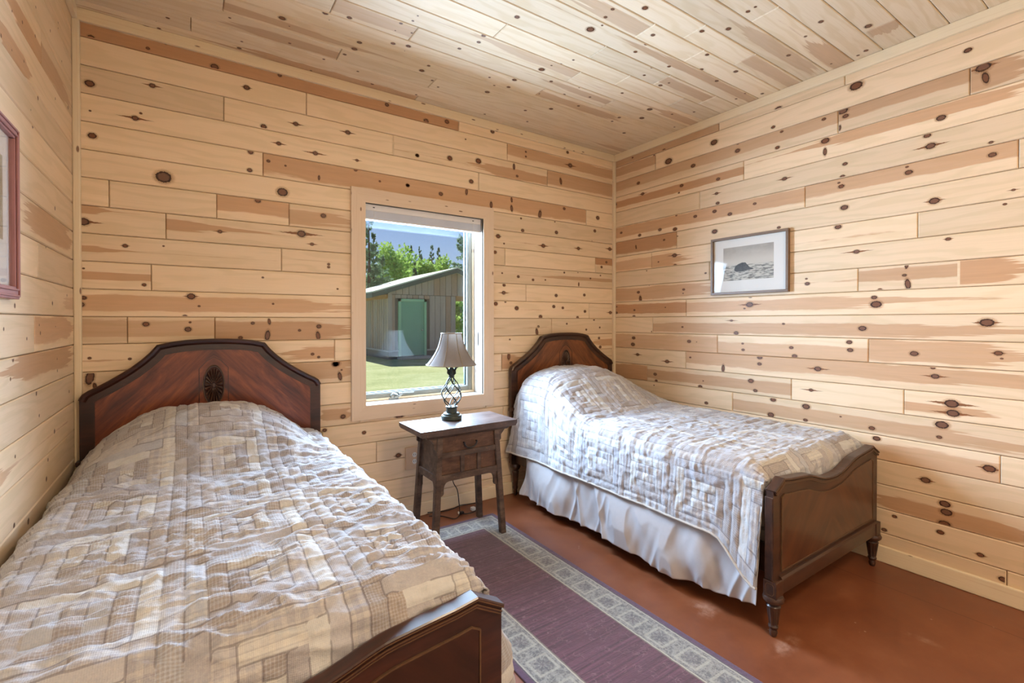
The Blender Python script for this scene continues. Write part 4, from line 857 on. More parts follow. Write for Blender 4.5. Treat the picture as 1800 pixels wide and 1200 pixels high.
# bed skirts
mat_plain('skirt', (180, 175, 177), 0.8, var=0.05, nscale=30, bump=0.1)
def make_skirt(label, x, y0, y1, sgn, seed):
    n, m = 420, 60
    t = np.linspace(0, 1, n); v = np.linspace(0, 1, m); Tm, Vm = np.meshgrid(t, v)
    Y = y0+(y1-y0)*Tm
    fold = vnoise(Y*5.2+seed, 0.25*Vm, seed)*0.55 + (1-2*np.abs(vnoise(Y*10.0+1.2*Vm, 0.4*Vm+3, seed+1)))*0.40 + (1-2*np.abs(vnoise(Y*17.0-1.5*Vm, 0.6*Vm+7, seed+2)))*0.22
    diag = vnoise(Y*6.0+Vm*1.6, Vm*1.4-Y*2.0, seed+5)*0.35
    amp = 0.004 + 0.056*Vm
    X = x + sgn*(0.004+0.034*Vm + amp*(fold+diag))
    lim_ = 0.010 + 0.055*np.clip((Vm-0.22)/0.5, 0, 1)
    X = x + sgn*np.minimum(sgn*(X-x), lim_)
    bot = 0.062 + 0.014*vnoise(Y*4.0, 0*Y, seed+3) + 0.055*np.clip((1.25-Y)/0.25, 0, 1)
    Z = 0.40 + (bot-0.40)*Vm
    P = np.stack([X, Y, Z], -1)
    me, q = grid_mesh('bed_skirt', P, np.stack([Tm, Vm], -1), 'uv')
    o = link('bed_skirt', me, M['skirt'])
    sm = o.modifiers.new('thickness', 'SOLIDIFY'); sm.thickness = 0.0015
    tag(o, label, 'bed skirt', 'bed skirts')
make_skirt('gathered white bed skirt hanging below the quilt of the right bed', RX-0.505, 2.735, 1.06, -1, 21)
make_skirt('gathered white bed skirt hidden beside the left bed', LX+0.505, 2.735, 1.08, 1, 31)
# ------------------------------------------------------------------ nightstand
def mat_oldwood(name, lo, mid, hi, rough=0.4):
    g = NT(name); o = g.obj(); s = g.sep(o)
    v = g.comb(g.math('MULTIPLY', s[0], 4.0), g.math('MULTIPLY', s[1], 14.0), g.math('MULTIPLY', s[2], 14.0))
    a = g.noise(v, 2.2, 5, 0.65); b_ = g.noise(o, 9.0, 4, 0.6); w = g.noise(o, 70.0, 3, 0.6)
    c = g.ramp(g.math('ADD', g.math('MULTIPLY', a, 0.6), g.math('MULTIPLY', b_, 0.4)), [(0.32, srgb(*lo)), (0.5, srgb(*mid)), (0.68, srgb(*hi))])
    c = g.mix(g.math('MULTIPLY', g.step(w, 0.60, 0.72), 0.35), c, srgb(150, 108, 78))
    g.bsdf(c, g.math('ADD', rough, g.math('MULTIPLY', b_, 0.15)), g.bump(a, 0.15, 0.003), 0.25); M[name] = g.m
mat_oldwood('nightstand', (56, 43, 37), (86, 68, 58), (118, 96, 80))
mat_oldwood('nightstand_panel', (60, 40, 32), (90, 64, 50), (118, 86, 66))
mat_oldwood('nightstand_top', (62, 50, 48), (84, 68, 63), (104, 86, 80), 0.30)
NSX, NSY = 1.343, 2.560
ns = thing('nightstand', 'small antique wooden nightstand with splayed legs between the two beds', 'nightstand', (NSX, NSY, 0))
LZ = 0.652
def lx(z): return 0.224 + (0.185-0.224)*z/LZ
def ly(z): return 0.140 + (0.116-0.140)*z/LZ
np_ = lambda name, mb, mat='nightstand', parent=None, **kw: mb.build(name, M[mat], parent or ns, **kw)
top = np_('table_top', MB().prism([(-0.316, 0.690), (0.316, 0.690), (0.316, 0.672), (0.306, 0.655), (-0.306, 0.655), (-0.316, 0.672)], -0.163, 0.163), 'nightstand_top')
np_('top_moulding', MB().hexa([(-0.262,-0.132,0.636),(0.262,-0.132,0.636),(0.262,0.132,0.636),(-0.262,0.132,0.636)], [(-0.282,-0.148,0.655),(0.282,-0.148,0.655),(0.282,0.148,0.655),(-0.282,0.148,0.655)]), parent=top)
w_ = 0.0175
for sx in (-1, 1):
    for sy in (-1, 1):
        c0 = (sx*lx(0), sy*ly(0)); c1 = (sx*lx(0.64), sy*ly(0.64))
        q = lambda c, z: [(c[0]-w_, c[1]-w_, z), (c[0]+w_, c[1]-w_, z), (c[0]+w_, c[1]+w_, z), (c[0]-w_, c[1]+w_, z)]
        b = MB().hexa(q(c0, 0.0085), q(c1, 0.64))
        bmesh.ops.bevel(b.bm, geom=list(b.bm.edges), offset=0.003, segments=2, affect='EDGES')
        np_('leg', b)
def slab_front(z0, z1, sy, inset, th, x_in=0.0):
    """board between the legs on the front or back, following their splay"""
    o = lambda z: (lx(z)-x_in, sy*(ly(z)+w_-inset))
    (xa, ya), (xb, yb) = o(z0), o(z1); d = -sy*th
    return MB().hexa([(-xa, ya, z0), (xa, ya, z0), (xa, ya+d, z0), (-xa, ya+d, z0)], [(-xb, yb, z1), (xb, yb, z1), (xb, yb+d, z1), (-xb, yb+d, z1)])
def slab_side(z0, z1, sx, inset, th):
    o = lambda z: (sx*(lx(z)+w_-inset), ly(z))
    (xa, ya), (xb, yb) = o(z0), o(z1); d = -sx*th
    return MB().hexa([(xa, -ya, z0), (xa+d, -ya, z0), (xa+d, ya, z0), (xa, ya, z0)], [(xb, -yb, z1), (xb+d, -yb, z1), (xb+d, yb, z1), (xb, yb, z1)])
dr = np_('drawer', slab_front(0.549, 0.634, -1, 0.012, 0.20, 0.018), 'nightstand_panel')
hy = -(ly(0.58)+w_-0.012)
hd = MB()
hx = 0.006
hd.tube([(hx+0.041*math.cos(a), hy-0.012, 0.588-0.030*math.sin(a)) for a in np.linspace(0, math.pi, 14)], 0.0042, 7)
for sx in (-1, 1):
    hd.tube([(hx+sx*0.041, hy+0.002, 0.590), (hx+sx*0.041, hy-0.016, 0.590)], 0.0045, 8)
    hd.lathe([(0.009, 0), (0.009, 0.003)], 0, 0, 0, 10) if False else None
np_('handle', hd, 'black_iron' if 'black_iron' in M else 'black_plastic', dr, smooth=True)
np_('rail', slab_front(0.520, 0.549, -1, 0.003, 0.03))
np_('lower_panel', slab_front(0.425, 0.520, -1, 0.014, 0.02, 0.018), 'nightstand_panel')
for x in (-0.047, 0.063):
    y_ = -(ly(0.47)+w_-0.004)
    np_('stile', MB().box(x-0.012, x+0.012, y_, y_+0.016, 0.424, 0.521, 0.002))
np_('bottom_rail', slab_front(0.388, 0.425, -1, 0.002, 0.03))
for sx in (-1, 1):
    np_('side_panel', slab_side(0.425, 0.62, sx, 0.012, 0.012), 'nightstand')
    np_('side_rail', slab_side(0.388, 0.425, sx, 0.002, 0.03))
    np_('side_rail', slab_side(0.600, 0.636, sx, 0.006, 0.02))
np_('back_panel', slab_front(0.39, 0.634, 1, 0.010, 0.012))
# arched brackets under the rails
def bracket(x0, sgn, h=0.082, l=0.075):
    pts = [(x0, 0.388), (x0+sgn*l, 0.388), (x0+sgn*l*0.72, 0.384)]
    for a in np.linspace(90, 178, 7):
        pts.append((x0+sgn*(l*0.72-(l*0.72-0.026)*math.sin(math.radians(a-90))), 0.384-(h-0.040)*(1-math.cos(math.radians(a-90)))))
    pts += [(x0+sgn*0.026, 0.388-h+0.014), (x0+sgn*0.020, 0.388-h+0.004), (x0+sgn*0.008, 0.388-h), (x0, 0.388-h)]
    return pts
for sx in (-1, 1):
    y_ = -(ly(0.36)+w_-0.010)
    pts = bracket(sx*(lx(0.36)-0.010), -sx)
    np_('bracket', MB().prism(pts, y_, y_+0.014))
    for sy in (-1, 1):      # side brackets
        b = MB().prism(bracket(sy*(ly(0.36)-0.010), -sy, 0.082, 0.060), 0.0, 0.014)
        xx = sx*(lx(0.36)+w_-0.010)
        for v in b.bm.verts: v.co = Vector((xx-sx*v.co.y, v.co.x, v.co.z))
        np_('bracket', b)
    # wing brackets under the overhanging top
    pts = [(sx*(lx(0.60)+0.014), 0.636), (sx*(lx(0.60)+0.062), 0.636), (sx*(lx(0.60)+0.050), 0.622), (sx*(lx(0.60)+0.034), 0.604), (sx*(lx(0.60)+0.034), 0.578), (sx*(lx(0.60)+0.026), 0.570), (sx*(lx(0.60)+0.014), 0.570)]
    np_('wing_bracket', MB().prism(pts, -(ly(0.6)+0.008), -(ly(0.6)-0.006)))
    np_('wing_bracket', MB().prism(pts, ly(0.6)-0.006, ly(0.6)+0.008))

# ------------------------------------------------------------------ table lamp
mat_plain('verdigris', (58, 64, 58), 0.42, metal=0.35, var=0.35, nscale=45)
g = NT('shade_cloth'); nz = g.noise(g.obj(), 240.0, 2, 0.5)
cs = g.mix(nz, srgb(128, 120, 117), srgb(144, 136, 132))
p1 = g.bsdf(cs, 0.8, g.bump(nz, 0.1, 0.001), 0.1, link=False)
tl_ = g.n('ShaderNodeBsdfTranslucent'); g.put(tl_.inputs[0], srgb(170, 158, 146))
mx = g.n('ShaderNodeMixShader'); mx.inputs[0].default_value = 0.10
g.t.links.new(p1.outputs[0], mx.inputs[1]); g.t.links.new(tl_.outputs[0], mx.inputs[2]); g.t.links.new(mx.outputs[0], g.out.inputs[0]); M['shade'] = g.m
mat_plain('shade_trim', (150, 136, 118), 0.7)
LPX, LPY, LPZ = 1.326, 2.625, 0.6905
lp = thing('table_lamp', 'iron cage table lamp with a bell shaped cream shade on the nightstand', 'lamp', (LPX, LPY, LPZ))
lpt = lambda name, mb, mat, parent=lp, **kw: mb.build(name, M[mat], parent, **kw)
lpt('base', MB().lathe([(0.058, 0), (0.063, 0.003), (0.063, 0.024), (0.060, 0.028), (0.052, 0.029), (0.050, 0.038), (0.046, 0.041), (0.034, 0.043), (0.033, 0.046), (0.033, 0.070), (0.037, 0.074), (0.037, 0.080), (0.026, 0.083)], n=32), 'verdigris', smooth=True)
for k in range(10):
    pts = []
    for u in np.linspace(0, 1, 22):
        r_ = 0.012 + 0.046*math.sin(math.pi*u**0.80)**1.1 + 0.006*(1-u)
        a = 2*math.pi*(k//2)/5 + 0.3 + (1 if k % 2 else -1)*math.radians(144)*u
        pts.append((r_*math.cos(a), r_*math.sin(a), 0.080+0.180*u))
    lpt('cage_rod', MB().tube(pts, 0.0029, 6), 'verdigris', smooth=True)
nk = lpt('neck', MB().lathe([(0.014, 0.255), (0.018, 0.262), (0.016, 0.278), (0.020, 0.290), (0.020, 0.304), (0.014, 0.312), (0.009, 0.318), (0.009, 0.375)], n=20), 'verdigris', smooth=True)
for k in range(6):
    a = 2*math.pi*k/6+0.2; ca, sa = math.cos(a), math.sin(a)
    lpt('leaf', MB().tube([(0.014*ca, 0.014*sa, 0.272), (0.024*ca, 0.024*sa, 0.284), (0.023*ca, 0.023*sa, 0.302), (0.034*ca, 0.034*sa, 0.318), (0.046*ca, 0.046*sa, 0.322)], [0.004, 0.007, 0.006, 0.004, 0.001], 5), 'verdigris', nk)
def shade_r(u): return 0.153 + (0.063-0.153)*u - 0.020*math.sin(math.pi*u)*(1-0.2*u)
sh = bmesh.new(); NS_, NU = 64, 14; ZB, ZT = 0.336, 0.528
rings = []
for i in range(NU+1):
    u = i/NU
    ring = []
    for k in range(NS_):
        a = 2*math.pi*k/NS_
        sc = 1-0.016*(0.5+0.5*math.cos(8*a+math.pi))**2
        ring.append(sh.verts.new((shade_r(u)*sc*math.cos(a), shade_r(u)*sc*math.sin(a), ZB+(ZT-ZB)*u)))
    rings.append(ring)
for A_, B_ in zip(rings, rings[1:]):
    for k in range(NS_): sh.faces.new((A_[k], A_[(k+1)%NS_], B_[(k+1)%NS_], B_[k]))
mb_ = MB(); mb_.bm.free(); mb_.bm = sh
shade = lpt('lamp_shade', mb_, 'shade', smooth='all')
for k in range(8):
    a = 2*math.pi*k/8
    lpt('rib', MB().tube([((shade_r(u)+0.001)*math.cos(a), (shade_r(u)+0.001)*math.sin(a), ZB+(ZT-ZB)*u) for u in np.linspace(0, 1, 14)], 0.0026, 6), 'shade_trim', shade, smooth=True)
for u in (0.0, 1.0):
    lpt('shade_ring', MB().tube([((shade_r(u)+0.0)*math.cos(a), (shade_r(u)+0.0)*math.sin(a), ZB+(ZT-ZB)*u) for a in np.linspace(0, 2*math.pi, 48, endpoint=False)], 0.0030, 6, closed=True), 'shade_trim', shade, smooth=True)
g = NT('bulb'); g.bsdf(srgb(240, 238, 230), 0.3); M['bulb'] = g.m
lpt('bulb', MB().lathe([(0.013, 0.37), (0.015, 0.392), (0.028, 0.42), (0.030, 0.44), (0.022, 0.463), (0.004, 0.472)], n=16), 'bulb', smooth=True)

# cords under the nightstand
mat_plain('cord', (38, 26, 22), 0.5)
def smoothpath(P, n=8):
    P = [Vector(p) for p in P]; out = []
    for i in range(len(P)-1):
        p0, p1, p2, p3 = P[max(i-1,0)], P[i], P[i+1], P[min(i+2, len(P)-1)]
        for k in range(n):
            t = k/n
            out.append(0.5*((2*p1)+(p2-p0)*t+(2*p0-5*p1+4*p2-p3)*t*t+(3*p1-p0-3*p2+p3)*t**3))
    out.append(P[-1]); return out
cr = thing('lamp_cord', 'dark brown electric cord lying coiled on the floor under the nightstand', 'cord', (1.48, 2.82, 0))
def cpart(name, P, r, mat):
    o = MB().tube(smoothpath(P), r, 7).build(name, M[mat], cr, smooth=True); o.location = -cr.location; return o
cpart('cable', [(1.36, 2.735, 0.66), (1.40, 2.80, 0.42), (1.445, 2.845, 0.232), (1.482, 2.85, 0.157), (1.494, 2.848, 0.07), (1.491, 2.830, 0.006)], 0.0032, 'cord')
cpart('cable', [(1.30, 2.925, 0.02), (1.404, 2.925, 0.005), (1.476, 2.920, 0.006), (1.545, 2.930, 0.012), (1.60, 2.925, 0.010), (1.665, 2.925, 0.005)], 0.0032, 'cord')
cpart('cable', [(1.30, 2.90, 0.005), (1.367, 2.855, 0.005), (1.418, 2.770, 0.005), (1.464, 2.792, 0.005), (1.489, 2.822, 0.006), (1.52, 2.795, 0.006), (1.574, 2.790, 0.008), (1.60, 2.80, 0.012)], 0.0032, 'cord')
o = MB().box(1.478, 1.512, 2.808, 2.832, 0.0015, 0.018, 0.004, 2).build('plug', M['cord'], cr, smooth=True); o.location = -cr.location
mat_plain('white_plastic', (232, 230, 224), 0.4, var=0.03)
o = MB().box(1.472, 1.480, 2.812, 2.826, 0.006, 0.022, 0.002, 1).build('plug_tip', M['white_plastic'], cr); o.location = -cr.location
o = MB().box(1.578, 1.606, 2.815, 2.845, 0.0015, 0.024, 0.005, 2).build('adapter', M['white_plastic'], cr, smooth=True); o.location = -cr.location

# wall outlet
mat_plain('outlet_plate', (214, 180, 148), 0.5, var=0.06)
ot = thing('wall_outlet', 'tan duplex outlet plate on the back wall beside the nightstand', 'outlet', (1.203, YB, 0.395))
part('plate', MB().box(-0.047, 0.047, -0.022, -0.0005, -0.072, 0.072, 0.004, 2), M['outlet_plate'], ot)
for dz in (0.022, -0.022):
    b = MB().lathe([(0.0165, 0), (0.0165, 0.004)], n=20)
    for v in b.bm.verts: v.co = Vector((v.co.x*0.9+0.010, -0.0215-v.co.z, v.co.y+dz))
    r_ = part('receptacle', b, M['white_plastic'], ot)
    for sx in (-0.006, 0.006):
        part('slot', MB().box(0.010+sx-0.0012, 0.010+sx+0.0012, -0.0262, -0.0252, dz-0.003, dz+0.007), M['black_plastic'], r_)

# ------------------------------------------------------------------ rug
RGX0, RGX1, RGY0, RGY1 = 0.982, 1.678, 0.25, 2.700
g = NT('rug'); s = g.sep(g.obj()); o_ = g.obj()
dxe = g.math('SUBTRACT', (RGX1-RGX0)/2, g.math('ABSOLUTE', s[0])); dye = g.math('SUBTRACT', (RGY1-RGY0)/2, g.math('ABSOLUTE', s[1]))
wob = g.math('MULTIPLY', g.math('SUBTRACT', g.noise(o_, 40.0, 2), 0.5), 0.006)
e = g.math('ADD', g.math('MINIMUM', dxe, dye), wob)
def band(a, b_): return g.math('MULTIPLY', g.step(e, a-0.0008, a+0.0008), g.step(e, b_+0.0008, b_-0.0008))
str1 = g.noise(g.scale(o_, 2.0, 85.0), 1.0, 3, 0.65); str2 = g.noise(g.scale(o_, 3.0, 9.0), 1.0, 3, 0.6)
fld = g.mix(g.step(str1, 0.3, 0.7), srgb(56, 24, 34), srgb(112, 66, 84)); fld = g.mix(g.math('MULTIPLY', g.step(str2, 0.35, 0.65), 0.5), fld, srgb(74, 34, 46))
vf = g.n('ShaderNodeTexVoronoi'); g.put(vf.inputs['Vector'], g.scale(o_, 1.0, 1.0)); vf.inputs['Scale'].default_value = 62.0; vf.feature = 'DISTANCE_TO_EDGE'
fl_ = g.math('MULTIPLY', g.step(vf.outputs[0], 0.05, 0.01), g.step(g.noise(o_, 26.0, 2), 0.52, 0.62))
fld = g.mix(g.math('MULTIPLY', fl_, 0.5), fld, srgb(164, 128, 134))
# border: alternating framed squares and star flowers
along = g.n('ShaderNodeMix', data_type='FLOAT'); g.put(along.inputs[0], g.step(g.math('SUBTRACT', dye, dxe), -0.001, 0.001)); g.put(along.inputs[2], s[0]); g.put(along.inputs[3], s[1])
al = along.outputs[0]
P_ = 0.148
ph = g.math('SUBTRACT', g.math('FRACT', g.math('ADD', g.math('DIVIDE', al, P_), 40.0)), 0.5)
pu = g.math('MULTIPLY', ph, P_/0.070); pv = g.math('DIVIDE', g.math('SUBTRACT', e, 0.102), 0.070)
cheb = g.math('MAXIMUM', g.math('ABSOLUTE', pu), g.math('ABSOLUTE', pv))
dia = g.math('ADD', g.math('ABSOLUTE', pu), g.math('ABSOLUTE', pv))
sq = g.math('MULTIPLY', g.step(g.math('ABSOLUTE', g.math('SUBTRACT', cheb, 0.62)), 0.10, 0.05), 1.0)
di = g.step(g.math('ABSOLUTE', g.math('SUBTRACT', dia, 0.42)), 0.14, 0.07)
rad = g.math('SQRT', g.math('ADD', g.math('MULTIPLY', pu, pu), g.math('MULTIPLY', pv, pv)))
ang = g.math('ARCTAN2', pv, pu)
petal = g.step(g.math('SUBTRACT', g.math('MULTIPLY', g.math('ADD', 1.4, g.math('COSINE', g.math('MULTIPLY', ang, 8.0))), 0.2), rad), -0.03, 0.06)
mot = g.noise(o_, 70.0, 3, 0.7); mot2 = g.noise(o_, 160.0, 3, 0.7)
bd = g.mix(g.step(mot, 0.38, 0.62), srgb(98, 101, 101), srgb(150, 150, 144))
vb = g.n('ShaderNodeTexVoronoi'); g.put(vb.inputs['Vector'], o_); vb.inputs['Scale'].default_value = 48.0; vb.feature = 'DISTANCE_TO_EDGE'
bd = g.mix(g.math('MULTIPLY', g.step(vb.outputs[0], 0.07, 0.02), 0.5), bd, srgb(172, 170, 160))
bd = g.mix(g.math('MULTIPLY', petal, 0.55), bd, srgb(80, 76, 86))
bd = g.mix(g.math('MULTIPLY', sq, 0.55), bd, srgb(188, 184, 170)); bd = g.mix(g.math('MULTIPLY', di, 0.4), bd, srgb(90, 92, 96))
bd = g.mix(g.math('MULTIPLY', g.step(mot2, 0.5, 0.7), 0.4), bd, srgb(150, 140, 120))
c = g.mix(band(0.024, 0.176), fld, bd)
c = g.mix(band(0.024, 0.030), c, srgb(70, 66, 74)); c = g.mix(band(0.030, 0.036), c, srgb(176, 172, 158))
c = g.mix(band(0.165, 0.171), c, srgb(184, 178, 160)); c = g.mix(band(0.171, 0.176), c, srgb(116, 106, 96))
c = g.mix(g.step(e, 0.024, 0.022), c, g.mix(str1, srgb(62, 38, 64), srgb(92, 62, 94)))
fuzz = g.noise(o_, 420.0, 3, 0.7)
c = g.mix(g.math('MULTIPLY', fuzz, 0.3), c, tuple(v*0.6 for v in srgb(150, 120, 130)[:3])+(1,))
g.bsdf(c, 0.9, g.bump(g.math('ADD', fuzz, mot), 0.5, 0.004), 0.1, sheen=0.35); M['rug'] = g.m
rug = MB().box(-(RGX1-RGX0)/2, (RGX1-RGX0)/2, -(RGY1-RGY0)/2, (RGY1-RGY0)/2, 0.0, 0.0075, 0.002, 2).build('runner_rug', M['rug'])
rug.location = ((RGX0+RGX1)/2, (RGY0+RGY1)/2, 0.0005); rug.rotation_euler = (0, 0, math.radians(0.3))
tag(rug, 'burgundy runner rug with a grey patterned border between the beds', 'rug')

# ------------------------------------------------------------------ pictures
mat_plain('frame_brown', (122, 96, 74), 0.4, var=0.15, nscale=40); mat_plain('frame_mauve', (166, 112, 108), 0.45, var=0.10)
mat_plain('mat_board', (226, 222, 216), 0.8, var=0.01); mat_plain('frame_bronze', (140, 118, 96), 0.35, var=0.1)
g = NT('picture_glass')
tr = g.n('ShaderNodeBsdfTransparent'); gl = g.n('ShaderNodeBsdfGlossy'); gl.inputs['Roughness'].default_value = 0.02
mx = g.n('ShaderNodeMixShader'); g.put(mx.inputs[0], g.schlick(0.006)); g.t.links.new(tr.outputs[0], mx.inputs[1]); g.t.links.new(gl.outputs[0], mx.inputs[2]); g.t.links.new(mx.outputs[0], g.out.inputs[0]); M['pglass'] = g.m
# seascape print
g = NT('seascape'); s = g.sep(g.obj()); o_ = g.obj()
wv = g.noise(g.scale(o_, 1.0, 22.0, 95.0), 1.0, 3, 0.6); cl_ = g.noise(g.scale(o_, 1.0, 9.0, 16.0), 1.0, 4, 0.6)
sea = g.step(s[2], 0.004, -0.004)
skyc = g.mix(g.math('MULTIPLY', cl_, g.step(s[2], 0.02, 0.11)), srgb(200, 192, 180), srgb(128, 122, 116))
seac = g.mix(g.step(wv, 0.42, 0.62), srgb(196, 190, 178), srgb(116, 114, 110))
g.bsdf(g.mix(sea, skyc, seac), 0.7); M['seascape'] = g.m
mat_plain('ink_rock', (92, 94, 96), 0.8, var=0.5, nscale=120)
g = NT('woodland_print'); o_ = g.obj(); s = g.sep(o_)
a = g.noise(g.scale(o_, 1, 30, 14), 1.0, 5, 0.7); b_ = g.noise(o_, 120.0, 4, 0.7)
cw = g.ramp(g.math('ADD', g.math('MULTIPLY', a, 0.6), g.math('MULTIPLY', b_, 0.4)), [(0.35, srgb(74, 72, 52)), (0.5, srgb(132, 122, 96)), (0.66, srgb(186, 178, 158))])
cw = g.mix(g.math('MULTIPLY', g.step(s[2], -0.02, -0.10), 0.6), cw, srgb(150, 118, 84)); g.bsdf(cw, 0.7); M['woodland'] = g.m

def picture(name, label, cat, w, y0, y1, z0, z1, fw, fd, fmat, print_rect, pmat, bevels):
    """framed print on the left or right wall; local x points out of the wall"""
    sg = -1 if w == 'R' else 1
    X0 = XR if w == 'R' else XL
    cyy, czz = (y0+y1)/2, (z0+z1)/2; hy_, hz_ = (y1-y0)/2, (z1-z0)/2
    root = thing(name, label, cat, (X0+sg*0.0006, cyy, czz))
    pp = lambda n_, mb, mat, parent=root, **kw: mb.build(n_, mat, parent, **kw)
    bx = lambda a, b_, ya, yb, za, zb, bev=0.0: MB().box(min(sg*a, sg*b_), max(sg*a, sg*b_), ya, yb, za, zb, bev, 1)
    for (ya, yb, za, zb) in ((-hy_, hy_, hz_-fw, hz_), (-hy_, hy_, -hz_, -hz_+fw), (-hy_, -hy_+fw, -hz_+fw, hz_-fw), (hy_-fw, hy_, -hz_+fw, hz_-fw)):
        b_ = pp('frame_side', bx(0, fd, ya, yb, za, zb, 0.0015), fmat)
    if bevels:   # stepped mouldings on the frame's face
        for q, h_ in ((0.006, 0.004), (fw-0.012, 0.006)):
            m = MB()
            for (ya, yb, za, zb) in ((-hy_+q, hy_-q, hz_-q-0.006, hz_-q), (-hy_+q, hy_-q, -hz_+q, -hz_+q+0.006), (-hy_+q, -hy_+q+0.006, -hz_+q, hz_-q), (hy_-q-0.006, hy_-q, -hz_+q, hz_-q)):
                m.box(min(sg*fd, sg*(fd+h_)), max(sg*fd, sg*(fd+h_)), ya, yb, za, zb, 0.0015, 1)
            pp('moulding', m, fmat)
    pp('mat_board', bx(0.002, fd*0.35, -hy_+fw*0.9, hy_-fw*0.9, -hz_+fw*0.9, hz_-fw*0.9), M['mat_board'])
    a0, a1, b0, b1 = print_rect
    pr = pp('print', bx(fd*0.35, fd*0.35+0.0006, a0-cyy, a1-cyy, b0-czz, b1-czz), pmat)
    pp('glazing', bx(fd*0.62, fd*0.62+0.0012, -hy_+fw*0.9, hy_-fw*0.9, -hz_+fw*0.9, hz_-fw*0.9), M['pglass'])
    return root, pr, sg, fd
root, pr, sg, fd = picture('framed_print', 'small brown-framed sea rock engraving on the right wall', 'picture', 'R', 1.477, 2.005, 1.476, 1.869, 0.016, 0.026, M['frame_brown'], (1.573, 1.918, 1.570, 1.797), M['seascape'], False)
rk = [(0.075, -0.028), (0.070, -0.006), (0.050, 0.010), (0.020, 0.020), (-0.004, 0.018), (-0.018, 0.002), (-0.030, -0.014), (-0.052, -0.022), (-0.062, -0.030), (-0.02, -0.034), (0.03, -0.040), (0.060, -0.040)]
b = MB().prism([(y+0.022, z-0.005) for y, z in rk], 0, 0.0004)
for v in b.bm.verts: v.co = Vector((sg*(fd*0.35+0.0006+v.co.y), v.co.x, v.co.z))
b.build('rock_figure', M['ink_rock'], pr)
picture('framed_landscape', 'mauve-framed woodland picture cut off at the left edge on the left wall', 'picture', 'L', 1.30, 2.015, 1.358, 1.866, 0.036, 0.020, M['frame_mauve'], (1.40, 1.920, 1.523, 1.760), M['woodland'], True)
# ------------------------------------------------------------------ outdoors
GZ = -0.15
g = NT('lawn'); o_ = g.obj()
a = g.noise(o_, 0.9, 5, 0.65); b_ = g.noise(o_, 14.0, 4, 0.7)
c = g.ramp(g.math('ADD', g.math('MULTIPLY', a, 0.55), g.math('MULTIPLY', b_, 0.45)), [(0.34, srgb(156, 166, 118)), (0.5, srgb(184, 192, 142)), (0.66, srgb(210, 210, 170))])
g.bsdf(c, 0.95, g.bump(b_, 0.6, 0.05), 0.1); M['lawn'] = g.m
lawn = struct('lawn', MB().box(-40, 70, YB+0.15, 75, GZ-0.3, GZ), M['lawn'])
mat_plain('soffit', (190, 170, 140), 0.8)
struct('sun_block_overhang', MB().box(XL-1, XR+1.0, YB+0.14, YB+1.85, 2.66, 2.80), M['soffit'])  # unseen overhang, added and sized to keep direct sun out of the window

def mat_board(name, lo, hi):
    g = NT(name); o = g.obj(); r = g.rnd()
    n = g.noise(g.scale(o, 9, 9, 1.0), 1.0, 4, 0.65)
    c = g.mix(n, srgb(*lo), srgb(*hi)); c = g.mix(g.math('MULTIPLY', g.step(r, 0.45, 1.0), 0.55), c, srgb(168, 136, 112))
    g.bsdf(c, 0.9, g.bump(n, 0.3, 0.01), 0.1); M[name] = g.m
mat_board('shed_board', (150, 146, 148), (190, 180, 176)); mat_plain('shed_green', (112, 172, 154), 0.5, var=0.08, nscale=2); mat_plain('shed_green_trim', (140, 196, 170), 0.5, var=0.06, nscale=2)
mat_plain('roof_sheet', (200, 212, 208), 0.55, var=0.1, nscale=3); mat_plain('fascia', (78, 92, 88), 0.6, nscale=3); mat_plain('stone_step', (176, 176, 176), 0.8, nscale=3)
mat_plain('shed_base', (110, 108, 108), 0.8, nscale=3); mat_plain('tan_board', (172, 134, 92), 0.8, nscale=3)
SX0, SX1, SXR, SY = 6.18, 8.98, 11.5, 17.4
RIDX, RIDZ, SLOPE = 8.84, 3.40, 0.315
shed = thing('garden_shed', 'weathered board garden shed with a green door seen through the window', 'shed', (SX0, SY, GZ))
def sp(name, mb, mat, parent=shed, **kw):
    o = mb.build(name, M[mat], parent, **kw)
    if parent is shed: o.location = -shed.location
    return o
zr = lambda x: RIDZ - SLOPE*abs(x-RIDX)
sp('wall_core', MB().prism([(SX0, GZ+0.02), (SX1, GZ+0.02), (SX1, zr(SX1)-0.06), (RIDX, RIDZ-0.06), (SX0, zr(SX0)-0.06)], SY+0.03, SY+5.0), 'shed_base')
x = SX0; rnd = random.Random(4)
while x < SX1-0.02:
    x1 = min(x+0.235, SX1); z1 = 2.30; xm = (x+x1)/2
    if not (6.50 < xm < 7.72):
        sp('board', MB().box(x+0.008, x1-0.008, SY-0.004-rnd.random()*0.012, SY+0.03, 0.20, z1), 'shed_board')
    elif True:
        sp('board', MB().box(x+0.008, x1-0.008, SY-0.004-rnd.random()*0.012, SY+0.03, 2.17, z1), 'shed_board')
    x = x1
x = SX0
while x < SXR:
    x1 = min(x+0.26, SXR)
    za, zb = zr(x)-0.10, zr(x1)-0.10
    if min(za, zb) > 2.36:
        y0 = SY-0.030-rnd.random()*0.012
        b = MB().hexa([(x+0.008, y0, 2.32), (x1-0.008, y0, 2.32), (x1-0.008, SY+0.03, 2.32), (x+0.008, SY+0.03, 2.32)], [(x+0.008, y0, za), (x1-0.008, y0, zb), (x1-0.008, SY+0.03, zb), (x+0.008, SY+0.03, za)])
        sp('board', b, 'shed_board')
    x = x1
y = SY
while y < SY+5:
    y1 = y+0.235
    sp('board', MB().box(SX0-0.03-rnd.random()*0.012, SX0, y+0.008, y1-0.008, 0.20, 2.15), 'shed_board')
    sp('batten', MB().box(SX0-0.065, SX0-0.03, y1-0.03, y1+0.03, 0.20, 2.15), 'shed_board')
    y = y1
